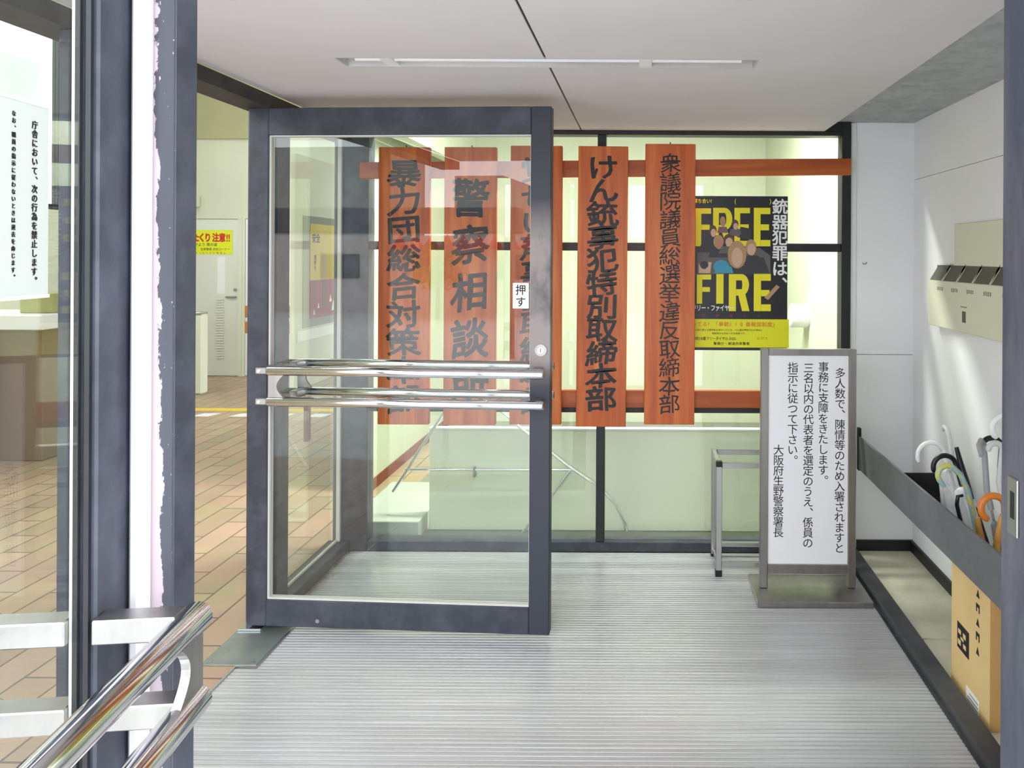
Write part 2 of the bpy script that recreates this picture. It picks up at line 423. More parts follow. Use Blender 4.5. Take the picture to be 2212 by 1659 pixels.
# right side
wb = MB(); wb.box(1.082, 1.42, YB, YB+.1, 0, 1.0335); wb.box(1.082, 1.42, YB, YB+.1, 1.0365, 2.255); wb.box(1.082, 1.42, YB+.01, YB+.1, 1.03, 1.04, 1)
struct(wb.build('wall_back', [M['wall_white'], M['kerb']]), 'pale grey wall panel right of the back window', 'wall')
struct(MB().box(1.0835, 1.112, YB-.012, YB-.0005, .06, 2.25).build('trim_corner', M['white_paint']), 'white corner strip beside the back window', 'trim')
wr = MB(); wr.box(1.42, 1.52, 1.0, YB+.1, 0, 1.9535); wr.box(1.42, 1.52, 1.0, YB+.1, 1.956, 2.318); wr.box(1.43, 1.52, 1.0, YB+.1, 1.95, 1.96, 1)
struct(wr.build('wall_right', [M['wall_white'], M['kerb']]), 'pale grey side wall of the umbrella recess', 'wall')
struct(MB().box(1.125, 1.405, YB-.014, YB-.0005, .0, .062).build('baseboard_back', M['frame_black']), 'black baseboard at the recess end', 'baseboard')
struct(MB().box(1.406, 1.4195, 1.2, YB-.0005, .0, .062).build('baseboard_right', M['frame_black']), 'black baseboard along the recess side wall', 'baseboard')
kb = MB(); kb.cbox(1.04, 1.118, 1.0, YB-.02, -.012, .034, .006); kb.box(1.028, 1.04, 1.0, YB-.02, -.012, .003)
struct(kb.build('trim_kerb', M['kerb']), 'black kerb strip between the ribbed mat and the recess', 'trim')
mo = MB(); rnd = random.Random(3)
pts = [(1.12, 3.0 + rnd.uniform(-.012, .012))] + [(1.12 + .3*i/9, 3.0 + rnd.uniform(-.012, .012)) for i in range(1, 10)] + [(1.405, YB-.015), (1.12, YB-.015)]
mo.prism(pts, 'z', 0, .007)
struct(mo.build('floor_recess', M['concrete']), 'pale mortar floor with broken edge in the recess', 'floor')

# ribbed entrance mat
def ribs(mb, x0, x1, y0, y1, pitch=.02):
    n = int(round((y1-y0)/pitch)); prof = []
    for i in range(n):
        y = y0 + i*pitch
        prof += [(y, -.006), (y+.002, 0.0), (y+.0145, 0.0), (y+.0165, -.006)]
    prof.append((y0+n*pitch, -.006)); k = len(prof)
    V = [(x0, y, z) for y, z in prof] + [(x1, y, z) for y, z in prof]
    for i in range(k-1):
        mi = 1 if i % 4 == 3 else 0
        mb.add([V[i], V[i+1], V[k+i+1], V[k+i]], [(0, 1, 2, 3)], mi)
mt = MB()
ribs(mt, -1.518, 1.028, 1.15, 2.77); ribs(mt, -1.438, 1.028, 2.77, 3.21); ribs(mt, -1.526, 1.028, 3.21, 3.87)
mt.box(-1.518, 1.028, 1.15, 2.77, -.012, -.0065, 1); mt.box(-1.438, 1.028, 2.77, 3.21, -.012, -.0065, 1); mt.box(-1.526, 1.028, 3.21, 3.87, -.012, -.0065, 1)
tag(mt.build('entrance_mat', [M['mat_rib'], M['mat_groove']]), 'grey ribbed metal mat covering the entrance floor', 'mat')
ed = MB(); ed.box(-1.526, -1.5185, 1.15, 2.77, -.012, .004); ed.box(-1.526, -1.4385, 2.7705, 2.778, -.012, .004); ed.box(-1.4455, -1.4385, 2.778, 3.2, -.012, .004)
struct(ed.build('trim_mat_edge', M['alu']), 'thin metal edging along the ribbed mat', 'trim')
pl = thing('floor_hinge_plate', (-1.53, 2.93, 0), 'dull metal floor hinge cover plate under the open glass door', 'plate')
MB().cbox(-1.66, -1.447, 2.78, 3.09, .0, .005, .002).build('cover', M['plate'], pl)
for x, y in ((-1.63, 2.80), (-1.47, 2.80)): MB().disc((x, y, .0055), .006, 'z', .002).build('screw', M['steel'], pl)
MB().cbox(-1.655, -1.56, 3.03, 3.09, .0052, .014, .002).build('pivot_block', M['chrome'], pl)

# back window wall
win = thing('window_1', (0, YB, 0), 'dark framed glazed screen behind the hanging wooden boards', 'window', None, 'structure')
fr = [(-1.62, -1.44, YB-.03, YB+.06, 0, 2.204), (1.033, 1.0815, YB-.03, YB+.06, 0, 2.255),
      (-1.44, 1.033, YB-.03, YB+.06, 2.181, 2.204), (-1.44, 1.033, YB-.03, YB+.06, 0, .05),
      (-.245, -.201, YB-.025, YB+.05, .05, 2.181)]
for nm, q in zip(('post', 'post', 'head', 'sill', 'mullion'), fr):
    MB().cbox(*q, .003).build(nm, M['frame_black'] if nm in ('head', 'mullion') or q[0] > 0 else M['frame'], win)
MB().box(.9405, 1.0325, YB-.03, YB+.06, 2.2045, 2.2545).build('corner_filler', M['frame_black'], win)
for x0, x1 in ((-1.44, -.245), (-.201, 1.033)):
    MB().cbox(x0, x1, YB-.02, YB+.045, 1.574, 1.618, .003).build('transom', M['frame_black'], win)
    MB().cbox(x0, x1, YB-.02, YB+.045, .726, .758, .003).build('transom', M['frame_black'], win)
    for z0, z1 in ((.05, .726), (.758, 1.574), (1.618, 2.181)):
        MB().box(x0, x1, YB+.01, YB+.016, z0, z1).build('pane', M['glass'], win)

# left screen: head beam, posts, fixed side light
struct(MB().box(-1.66, -1.531, .9, YB+.06, 2.146, 2.2).build('trim_head_beam', M['beam']), 'dark head beam over the left glass screen', 'trim')
struct(MB().cbox(-1.66, -1.53, 3.10, 3.20, 0, 2.145, .003).build('trim_hinge_post', M['frame']), 'dark hinge post of the left glass screen', 'trim')
lp = thing('trim_latch_post', (-1.6, 1.96, 0), 'dark latch post of the left glass screen', 'trim', None, 'structure')
MB().cbox(-1.56, -1.53, 1.97, 2.07, 0, 2.145, .003).build('post', M['frame'], lp)
MB().box(-1.5295, -1.524, 1.985, 2.0, 0, 2.145).build('gasket', M['rubber_white'], lp)
sl = thing('window_2', (-1.6, 3.55, 0), 'glazed side light between the open door and the back screen', 'window', None, 'structure')
MB().cbox(-1.64, -1.53, 3.20, YB-.03, 0, .055, .003).build('sill', M['frame'], sl)
MB().box(-1.60, -1.594, 3.20, YB-.03, .055, 2.146).build('pane', M['glass'], sl)
bd = MB(); bd.box(-1.594, -1.586, 3.20, YB-.04, .055, .066); bd.box(-1.594, -1.575, YB-.05, YB-.031, .055, 2.146)
bd.build('glazing_bead', M['rubber_white'], sl)

# front jambs
lj = thing('trim_front_jamb', (-.70, 1.09, 0), 'dark front jamb with paint peeling to pale primer', 'trim', None, 'structure')
MB().box(-.7045, -.673, 1.0585, 1.062, 0, 2.25).build('peeling_face', M['jamb_worn'], lj)
MB().cbox(-.735, -.673, 1.0625, 1.115, 0, 2.25, .002).build('post', M['frame'], lj)
MB().cbox(-.718, -.698, 1.03, 1.057, 0, 2.25, .006).build('aluminium_nosing', M['alubright'], lj)
rj = thing('trim_strike_jamb', (.58, 1.06, 0), 'scratched dark front jamb carrying the lock strike', 'trim', None, 'structure')
MB().cbox(.542, .64, .98, 1.1204, 0, 2.25, .002).build('post', M['jamb'], rj)
sk = MB(); ya, yb2 = .542*F/(2183-CU), .542*F/(2205-CU)
sk.cbox(.5385, .5418, yb2, ya, EYE-.0-(1160-CV)*yb2/F, EYE-(1022-CV)*ya/F, .001)
sk = sk.build('strike_plate', M['alu'], rj)
MB().box(.5380, .5386, yb2+.008, ya-.010, EYE-(1118-CV)*1.075/F, EYE-(1060-CV)*1.075/F).build('latch_slot', M['black'], rj)

# unseen wall right of the strike jamb, added solid to block daylight
struct(MB().box(.6405, 1.42, 1.02, 1.10, 0, 2.255).build('wall_daylight_block', M['wall_white']), 'unseen pale wall right of the strike jamb, added to block daylight', 'wall')

# lobby shell
HX, HY, HZ = -6.2, 9.4, 4.2
lw = MB(); lw.box(HX, -1.0, HY, HY+.12, 0, 3.0, 0); lw.box(HX, -1.0, HY-.05, HY+.12, 3.0, HZ, 1)
struct(lw.build('wall_lobby_back', [M['cream'], M['cream_dark']]), 'cream far wall of the lobby with olive upper band', 'wall')
wl = MB(); wl.box(HX-.12, HX, .6, HY+.12, 0, 2.0); wl.box(HX-.12, HX, .6, HY+.12, 4.15, HZ); wl.box(HX-.12, HX, .6, 4.6, 2.0, 4.15); wl.box(HX-.12, HX, 7.93, HY+.12, 2.0, 4.15)
struct(wl.build('wall_lobby_left', M['cream']), 'cream left wall of the lobby with a high window', 'wall')
struct(MB().box(HX-.12, -3.3, .48, .6, 0, HZ).build('wall_lobby_daylight_block', M['cream']), 'unseen cream front wall of the lobby, added to cut daylight', 'wall')  # out of view, put in to keep daylight from flooding the lobby
w3 = thing('window_3', (HX, 6.2, 2.0), 'high lobby window open to the bright sky', 'window', None, 'structure')
q = MB(); q.box(HX-.09, HX-.02, 7.86, 7.93, 2.0, 4.15); q.box(HX-.09, HX-.02, 4.6, 4.67, 2.0, 4.15); q.box(HX-.09, HX-.02, 4.67, 7.86, 2.0, 2.06); q.box(HX-.09, HX-.02, 4.67, 7.86, 4.09, 4.15)
q.build('window_frame', M['frame_black'], w3)
MB().box(HX-.06, HX-.054, 4.67, 7.86, 2.06, 4.09).build('pane', M['glass'], w3)
struct(MB().box(HX-.12, -1.55, .6, HY+.12, HZ, HZ+.1).build('ceiling_lobby', M['ceiling']), 'high white ceiling of the lobby', 'ceiling')
struct(MB().box(-1.66, -1.56, .6, HY, 2.322, HZ).build('wall_left', M['cream']), 'upper wall over the left glass screen', 'wall')
# room behind the back window
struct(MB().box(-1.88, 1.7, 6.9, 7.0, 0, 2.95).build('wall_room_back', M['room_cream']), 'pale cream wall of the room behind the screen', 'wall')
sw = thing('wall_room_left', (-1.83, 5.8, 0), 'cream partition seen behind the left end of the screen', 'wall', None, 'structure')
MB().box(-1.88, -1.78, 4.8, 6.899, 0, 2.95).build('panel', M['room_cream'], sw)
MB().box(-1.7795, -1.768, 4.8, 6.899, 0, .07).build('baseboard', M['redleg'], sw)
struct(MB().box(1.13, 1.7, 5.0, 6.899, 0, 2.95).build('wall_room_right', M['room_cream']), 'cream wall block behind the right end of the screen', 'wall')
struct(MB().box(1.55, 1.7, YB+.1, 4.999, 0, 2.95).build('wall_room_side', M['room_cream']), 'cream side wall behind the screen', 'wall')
struct(MB().box(-1.88, 1.7, YB+.1, 7.0, 2.95, 3.02).build('ceiling_room', M['ceiling']), 'ceiling of the room behind the screen', 'ceiling')

# lamps of the lobby and the room
def tube_lamp(x, y, z, label, grp):
    t = thing('fluorescent_lamp', (x, y, z), label, 'ceiling light', grp)
    MB().cbox(x-.64, x+.64, y-.11, y+.11, z-.05, z, .005).build('housing', M['white_paint'], t)
    for dy in (-.05, .05):
        MB().tube([(x-.6, y+dy, z-.068), (x+.6, y+dy, z-.068)], .014).build('lamp_tube', emit('tube_glow', (1, 1, .93, 1), 9), t)
for i, (x, y) in enumerate(LOBBY_LAMPS):
    tube_lamp(x, y, HZ-.0005, 'twin tube fluorescent lamp on the high lobby ceiling', 'lobby ceiling lamps')
for i, (x, y) in enumerate(ROOM_LAMPS):
    tube_lamp(x, y, 2.9495, 'twin tube fluorescent lamp in the room behind the screen', 'room ceiling lamps')

# recessed lamp slot in the entrance ceiling
rl = thing('recessed_ceiling_light', (-.33, 2.53, cz0), 'long recessed lamp slot, unlit, in the pale ceiling', 'ceiling light')
tr = MB(); tr.box(SX0, SX1, SY0+.001, SY0+.006, cz0, cz1-.002); tr.box(SX0, SX1, SY1-.006, SY1-.001, cz0, cz1-.002)
tr.box(SX0+.001, SX0+.006, SY0+.006, SY1-.006, cz0, cz1-.002); tr.box(SX1-.006, SX1-.001, SY0+.006, SY1-.006, cz0, cz1-.002); tr.box(SX0+.006, SX1-.006, SY0+.006, SY1-.006, cz0+.034, cz0+.040)
tr.build('trough', M['slotmat'], rl)
MB().tube([(SX0+.05, 2.535, cz0+.018), (SX1-.05, 2.535, cz0+.018)], .012).build('lamp_tube', M['signwhite'], rl)
for x in (SX0+.14, SX1-.4): MB().cbox(x, x+.045, 2.49, 2.584, cz0+.003, cz0+.033, .003).build('lamp_clip', M['white_paint'], rl)

# ------------------------------------------------------------------ glass doors
def door(name, hinge, ang, width, z0, z1, stile, rail_t, rail_b, label, bar0, bar1, side_first, zb=(1.085, .963), th=.05, rad=.019, off=.112, gasket='rubber_white', ends=True):
    """leaf in its own frame: x along the leaf from the hinge, y across it, z up"""
    T = Matrix.Translation((hinge[0], hinge[1], 0)) @ Matrix.Rotation(ang, 4, 'Z')
    d = thing(name, (hinge[0], hinge[1], z0), label, 'door', None, 'structure')
    h = th/2
    MB(T).cbox(0, stile, -h, h, z0, z1, .003).build('hinge_stile', M['frame'], d)
    MB(T).cbox(width-stile, width, -h, h, z0, z1, .003).build('lock_stile', M['door_worn'], d)
    MB(T).cbox(stile, width-stile, -h, h, z1-rail_t, z1, .003).build('top_rail', M['frame'], d)
    MB(T).cbox(stile, width-stile, -h, h, z0, z0+rail_b, .003).build('bottom_rail', M['frame'], d)
    MB(T).box(stile, width-stile, -.003, .003, z0+rail_b, z1-rail_t).build('glass_pane', M['glass_clear'], d)
    gk = MB(T); s = .006
    for y0, y1 in ((-h*.6, -.0035), (.0035, h*.6)):
        gk.box(stile, stile+s, y0, y1, z0+rail_b, z1-rail_t); gk.box(width-stile-s*.5, width-stile, y0, y1, z0+rail_b, z1-rail_t)
        gk.box(stile+s, width-stile-s*.5, y0, y1, z0+rail_b, z0+rail_b+s*.8); gk.box(stile+s, width-stile-s*.5, y0, y1, z1-rail_t-s*.8, z1-rail_t)
    gk.build('glazing_gasket', M[gasket], d)
    for sgn in (-1, 1):
        for z in zb:
            t = MB(T)
            t.tube([(bar0, sgn*off, z), (bar0+.006, sgn*off, z), (bar1-.006, sgn*off, z), (bar1, sgn*off, z)], [rad*.82, rad, rad, rad*.82], 20)
            o = t.build('push_bar', M['chrome'], d, 'polished chrome push bar')
            for xs in (bar0+.01, bar1-.055):
                MB(T).cbox(xs, xs+.035, sgn*h, sgn*(off-rad*.6), z-.016, z+.016, .002).build('bracket', M['steel'], o)
        for z in zb if ends else ():
            eb = MB(T); eb.cbox(bar0-.046, bar0-.0005, sgn*(off-.012), sgn*(off+.012), z-.013, z+.013, .003); eb.cbox(bar0-.044, bar0-.020, sgn*h, sgn*(off-.0125), z-.011, z+.011, .002)
            eb = eb.build('end_bracket', M['steel'], d)
            y_ = sgn*(off+.0125); MB(T).tube([(bar0-.030, y_, z), (bar0-.030, y_+sgn*.004, z)], .006, 12).build('bolt', M['chrome'], eb)
        # end plate with a concave cut between the two bars
        za, zc = max(zb)-rad*.5, min(zb)+rad*.5
        for x0, dirn in ((bar0+.004, 1),):
            pts = [(x0, zc), (x0, za), (x0+dirn*.07, za)]
            for k in range(1, 12):
                a = PI*k/12
                pts.append((x0+dirn*(.07-.036*math.sin(a)), za-(za-zc)*k/12))
            pts.append((x0+dirn*.07, zc))
            e = MB(T); e.prism(pts, 'y', sgn*off-.006, sgn*off+.006)
            e.build('end_plate', M['steel'], d, 'steel end plate joining the two push bars')
    return d, T
def door_paint():
    """dark stile paint rubbed pale by hands around the lock"""
    m = mat('door_stile_worn_paint', rgb(48,52,63), .45, 0, col2=rgb(150,141,140), scale=4.5, stretch=(1,1,.6), lo=.28, hi=.50)
    nt = m.node_tree; L = nt.links
    mx = next(n for n in nt.nodes if n.type == 'MIX'); mr = next(n for n in nt.nodes if n.type == 'MAP_RANGE'); tc = next(n for n in nt.nodes if n.type == 'TEX_COORD')
    sp = N(nt, 'ShaderNodeSeparateXYZ'); L.new(tc.outputs['Object'], sp.inputs[0])
    prod = mr.outputs['Result']
    for a, b in ((1.02, 1.12), (1.78, 1.60)):
        r = N(nt, 'ShaderNodeMapRange'); L.new(sp.outputs['Z'], r.inputs['Value']); r.inputs['From Min'].default_value = a; r.inputs['From Max'].default_value = b
        k = N(nt, 'ShaderNodeMath', operation='MULTIPLY'); L.new(prod, k.inputs[0]); L.new(r.outputs['Result'], k.inputs[1]); prod = k.outputs[0]
    L.new(prod, mx.inputs['Factor'])
    return m
M['door_worn'] = door_paint()
d1, T1 = door('door_1', (-1.622, 3.062), math.radians(-3.1), 1.252, .024, 2.147, .083, .112, .108,
              'open glass door leaf facing the camera, chrome push bars across it', .137, 1.243, -1)
h = .025
lk = MB(T1); lk.tube([(1.214, -h-.006, 1.168), (1.214, -h, 1.168)], .024, 24); lk = lk.build('lock_cylinder', M['steel'], d1, 'round steel lock cylinder')
MB(T1).tube([(1.214, -h-.0085, 1.168), (1.214, -h-.006, 1.168)], .012, 20).build('key_plug', M['chrome'], lk)
MB(T1).box(1.2125, 1.2155, -h-.0095, -h-.0086, 1.160, 1.176).build('keyhole', M['black'], lk)
MB(T1).tube([(.30, -h-.002, .052), (.30, -h, .052)], .008, 16).build('stop_screw', M['steel'], d1)
ps = MB(T1); ps.cbox(1.094, 1.160, -.0075, -.0035, 1.333, 1.437, .0015)
ps = ps.build('push_sticker', M['paper'], d1, 'white push sticker with two black characters')
tx = MB(T1)
for i, ch in enumerate('押す'):
    put_char(tx, ch, Vector((1.127, -.0080, 1.408-.048*i)), XR, ZU, .044, .044, .012)
tx.build('lettering', M['ink'], ps)

d2, T2 = door('door_2', (-.7385, 1.05), math.radians(-83.5), 1.20, .02, 2.20, .085, .11, .11,
              'near glass door leaf swung towards the camera at the left edge', .052, 1.15, 1, (1.058, .945), off=.129, gasket='frame_black', th=.032, ends=False)
MB(T2).box(.0852, .0872, -.0155, -.0095, .135, 2.085).build('glazing_bead', M['rubber_white'], d2, 'white glazing bead')

# paper notice on the near leaf
t0, z1_, z0_ = .162, 1.722, 1.500
nt = MB(T2); nt.box(t0, t0+.30, .0036, .0046, z0_, z1_)
T2r = T2.to_3x3(); nx = (T2r @ Vector((-1, 0, 0)))   # reading left->right runs towards the hinge
npo = T2 @ Vector((t0+.15, .004, z0_))
nob = thing('paper_notice', tuple(npo), 'white paper notice with vertical black lines on the near glass door', 'notice')
nt.build('sheet', mat('notice_paper', rgb(172,177,172), .6), nob)
tx = MB()
def npt(t, z): return T2 @ Vector((t, .0049, z))
cols = [(t0+.0245, z1_-.018, '庁舎において、次の行為を禁止します。', .0107, .0085),
        (t0+.058, z1_-.012, 'なお、職員の指示に従わないときは退去を命じます。', .0080, .0055),
        (t0+.084, z1_-.012, '一、庁舎内において物品を販売すること。', .0095, .0062),
        (t0+.110, z1_-.012, '二、ビラ等を配布し又は掲示すること。', .0095, .0062),
        (t0+.136, z1_-.012, '三、座り込み又は通行を妨げること。', .0095, .0062),
        (t0+.162, z1_-.012, '四、旗、のぼり等を持ち込むこと。', .0095, .0062)]
for t, z, s, pitch, sz in cols: column(tx, s, npt(t, z), nx, ZU, pitch, sz*1.2, sz*1.2, .022)
tx.build('lettering', M['ink'], nob)
for za, zb_ in ((z1_, z1_+.004), (z0_-.004, z0_)):
    MB(T2).box(t0-.002, t0+.30, .0034, .0052, za, zb_).build('clear_sleeve_edge', M['vinyl'], nob)

# ------------------------------------------------------------------ wooden boards and their rails
FY = F/3.79
def hang_rail(name, z0, z1, x0, x1, tilt, label):
    zc = (z0+z1)/2
    T = Matrix.Translation(((x0+x1)/2, 3.845, zc)) @ Matrix.Rotation(-tilt, 4, 'Y')
    return tag(MB(T).cbox(-(x1-x0)/2, (x1-x0)/2, -.014, .014, -(z1-z0)/2, (z1-z0)/2, .003).build(name, M['rail_wood']), label, 'rail', 'board rails')
hang_rail('board_rail', 1.956, 2.042, -1.475, 1.07, math.radians(.75), 'upper brown wooden rail carrying the hanging boards')
hang_rail('board_rail', .762, .852, -1.43, 1.03, math.radians(.1), 'lower brown wooden rail behind the foot of the boards')

def board(u0, u1, v0, v1, text, vt, vb, sx, sy, tilt, label, brush=.07, off=.028):
    p0, p1 = P(u0, v1, 3.79), P(u1, v0, 3.79)
    cx, cz, wd, ht = (p0.x+p1.x)/2, (p0.z+p1.z)/2, p1.x-p0.x, p1.z-p0.z
    T = Matrix.Translation((cx, 3.805, cz)) @ Matrix.Rotation(math.radians(tilt), 4, 'Y')
    t = thing('hanging_board', (cx, 3.805, cz), label, 'sign board', 'vertical wooden name boards')
    MB(T).cbox(-wd/2, wd/2, -.015, .015, -ht/2, ht/2, .003).build('plank', M['board_wood'], t)
    R = T.to_3x3(); up, rt = R @ ZU, R @ XR
    pit = (vb-vt)/len(text)/FY
    top = T @ Vector((0, -.0158, (P(0, vt, 3.79).z - P(0, (v0+v1)/2, 3.79).z)))
    tx = MB(); column(tx, text, top, rt, up, pit, sx/FY, sy/FY, off, brush)
    tx.build('brush_lettering', M['sumi'], t)
    hk = MB(T); hk.tube([(0, .015, ht/2-.03), (0, .021, ht/2+.004), (0, .015, ht/2+.012)], .003, 8); hk.build('hook', M['black'], t)
    return t
board(815, 929, 318, 917, '暴力団総合対策本部', 345, 893, 76, 62, 0, 'leftmost wooden board with nine brushed characters, behind the door glass')
board(957, 1073, 318, 918, '警察相談所', 378, 885, 84, 88, 0, 'wooden board with five large brushed characters, second from left')
board(1100, 1215, 315, 917, '覚せい剤事犯取締本部', 340, 893, 70, 58, 0, 'wooden board partly hidden by the open door lock stile')
board(1245, 1356, 316, 922, 'けん銃事犯特別取締本部', 338, 888, 70, 56, .25, 'wooden board just right of the open door, bold brushed characters')
board(1391, 1503, 311, 917, '衆議院議員総選挙違反取締本部', 334, 894, 48, 44, 0, 'rightmost wooden board, smallest and thinnest brushed characters', .06, .008)

# ------------------------------------------------------------------ poster on the screen
PY = 3.868
def pp(u, v, k=0): 
    q = P(u, v, PY); return Vector((q.x, PY - .0008 - .0006*k, q.z))
po = thing('film_poster', tuple(P(1587, 750, PY)), 'black film poster with big yellow letters on the back glass', 'poster')
def prect(mb, u0, v0, u1, v1, k, mi=0, th=.0005):
    a, b_ = pp(u0, v1, k), pp(u1, v0, k); return mb.box(a.x, b_.x, a.y, a.y+th, a.z, b_.z, mi)
MB().box(pp(1469, 0).x, pp(1704, 0).x, PY-.001, PY+.001, pp(0, 750).z+.004, pp(0, 417).z+.004).build('sheet', M['posterblack'], po)
prect(MB(), 1469, 690, 1704, 750, 0.6).build('yellow_band', M['yellow'], po)
def pell(mb, u, v, ru, rv, k, mi=0, n=28, rot=0.):
    c = pp(u, v, k); V = []
    for j in range(n):
        a = 2*PI*j/n; x, y = math.cos(a)*ru, math.sin(a)*rv
        x, y = x*math.cos(rot)-y*math.sin(rot), x*math.sin(rot)+y*math.cos(rot)
        V.append((c.x + x*PY/F, c.y, c.z + y*PY/F))
    return mb.add(V, [tuple(range(n))], mi)
def ppoly(mb, pts, k, mi=0):
    return mb.add([pp(u, v, k)[:] for u, v in pts], [tuple(range(len(pts)))], mi)
# block letters
def E_(u, v0, v1, w_, s, k, mb):
    prect(mb, u, v0, u+s, v1, k); hh = v1-v0
    prect(mb, u+s, v0, u+w_, v0+s*.9, k); prect(mb, u+s, v0+hh*.43, u+w_*.92, v0+hh*.43+s*.85, k); prect(mb, u+s, v1-s*.9, u+w_, v1, k)
def F_(u, v0, v1, w_, s, k, mb):
    prect(mb, u, v0, u+s, v1, k); hh = v1-v0
    prect(mb, u+s, v0, u+w_, v0+s*.9, k); prect(mb, u+s, v0+hh*.43, u+w_*.92, v0+hh*.43+s*.85, k)
def R_(u, v0, v1, w_, s, k, mb):
    hh = v1-v0; prect(mb, u, v0, u+s, v1, k); bw, bh = w_, hh*.58
    out = [(u+s, v0)]; inn = [(u+s, v0+s*.85)]
    for j in range(0, 13):
        a = -PI/2 + PI*j/12
        out.append((u+bw-bh*.35+bh*.35*math.cos(a), v0+bh/2+bh/2*math.sin(a)))
        inn.append((u+bw-bh*.35+max(bh*.35-s, 1.5)*math.cos(a), v0+bh/2+(bh/2-s*.85)*math.sin(a)))
    out.append((u+s, v0+bh)); inn.append((u+s, v0+bh-s*.85))
    for j in range(len(out)-1): ppoly(mb, [out[j], out[j+1], inn[j+1], inn[j]], k)
    ppoly(mb, [(u+s*1.15, v0+bh-s*.6), (u+s*2.15, v0+bh-s*.6), (u+w_*1.02, v1), (u+w_*1.02-s, v1)], k+.4)
lt = MB()
F_(1502, 450, 532, 34, 13, 1, lt); R_(1540, 449, 532, 42, 13, 1, lt); E_(1586, 449, 532, 34, 13, 1, lt); E_(1628, 449, 532, 36, 15, 1, lt)
F_(1505, 593, 656, 31, 12, 1, lt); prect(lt, 1547, 592, 1563, 656, 1); R_(1574, 592, 672, 44, 16, 1, lt); E_(1628, 592, 672, 37, 16, 1, lt)
lt.build('yellow_lettering', M['letter_yellow'], po)
sm = MB()
line(sm, '内々の撃ち合い!', pp(1470, 434, 1), XR, ZU, .026, .0225, .022, .02)
line(sm, '(', pp(1586, 434, 1), XR, ZU, .034); line(sm, ')', pp(1662, 434, 1), XR, ZU, .034)
sm.build('header_lettering', M['letter_yellow'], po)
sm = MB()
line(sm, 'フリー・ファイヤー', pp(1494, 665, 2), XR, ZU, .034, .0245, .026, .02)
rc = MB(); column(rc, '銃器犯罪は、', pp(1685, 430, 2), XR, ZU, 33.5*PY/F, .083, .083, .022)
rc.build('white_column_lettering', M['paper'], po); sm.build('white_title_lettering', M['paper'], po)
sm = MB(); line(sm, '出演者たち', pp(1516, 681, 2), XR, ZU, .016, .072, .018); sm.build('red_lettering', M['magenta'], po)
sm = MB(); line(sm, '知ってる?「拳銃110番報奨制度」', pp(1482, 700, 3), XR, ZU, .026, .0282, .027, .012); sm.build('orange_lettering', M['orange_ink'], po)
sm = MB()
line(sm, 'けん銃に関する情報をお寄せいただき、けん銃が押収された場合に', pp(1496, 712.5, 3), XR, ZU, .0115, .0122, .012)
line(sm, '報奨金をお支払いする制度です。', pp(1538, 720, 3), XR, ZU, .0115, .0122, .012)
line(sm, '拳銃110番フリーダイヤル 0120-', pp(1496, 731, 3), XR, ZU, .020, None, .0165, .008)
line(sm, '警察庁・都道府県警察', pp(1541, 742, 3), XR, ZU, .0165, .0190, .018, .008)
sm.build('small_lettering', M['ink'], po)
sm = MB(); line(sm, '10-3774', pp(1634, 731, 3), XR, ZU, .020, None, .0165); sm.build('phone_lettering', M['orange_ink'], po)
# a plain printed crowd
pic = MB(); mats = [M[k] for k in ('coat_a', 'coat_b', 'skin_a', 'skin_b', 'hair_a', 'hair_b', 'blue_print', 'plum_print', 'posterblack')]
ppoly(pic, [(1506, 592), (1506, 545), (1530, 528), (1560, 540), (1600, 545), (1640, 535), (1664, 552), (1664, 592)], 1.3, 1)
ppoly(pic, [(1508, 545), (1520, 512), (1548, 508), (1556, 545)], 1.5, 0); ppoly(pic, [(1592, 512), (1600, 490), (1622, 494), (1622, 520)], 1.5, 0)
ppoly(pic, [(1578, 508), (1584, 492), (1594, 492), (1598, 512)], 1.7, 7)
people = [(1540, 500, 8, 11, 4, 2), (1588, 486, 7, 9, 4, 2), (1561, 480, 6, 10, 5, 3), (1552, 524, 11, 14, 5, 3), (1574, 520, 11, 12, 4, 2), (1622, 536, 12, 16, 5, 2)]
for i, (u, v, ru, rv, hm, fm) in enumerate(people):
    ppoly(pic, [(u-ru*2.0, v+rv*2.3), (u-ru*1.4, v+rv*1.0), (u+ru*1.4, v+rv*1.0), (u+ru*2.0, v+rv*2.3)], 1.9+i*.3, (0, 1, 7, 0, 1, 0)[i])
    pell(pic, u, v-2, ru*1.0, rv*1.05, 2+i*.3, hm); pell(pic, u+1, v+3, ru*.72, rv*.8, 2.15+i*.3, fm)
ppoly(pic, [(1515, 590), (1520, 552), (1552, 546), (1568, 590)], 2.1, 1); ppoly(pic, [(1606, 590), (1612, 555), (1650, 556), (1662, 590)], 2.1, 0)
pell(pic, 1592, 550, 20, 30, 4.2, 5); pell(pic, 1592, 556, 12, 21, 4.4, 2); ppoly(pic, [(1566, 592), (1578, 574), (1612, 574), (1628, 592)], 4.1, 0)
pell(pic, 1558, 576, 17, 14, 4.6, 6); ppoly(pic, [(1543, 590), (1546, 576), (1580, 576), (1584, 590)], 4.55, 6)
ppoly(pic, [(1509, 590), (1509, 568), (1516, 580), (1524, 582), (1530, 566), (1537, 566), (1534, 590)], 4.3, 2)
pell(pic, 1521, 572, 9, 8, 4.4, 8)
ppoly(pic, [(1651, 643), (1677, 615), (1684, 620), (1659, 648)], 4.3, 5)
pic.build('printed_crowd', mats, po)

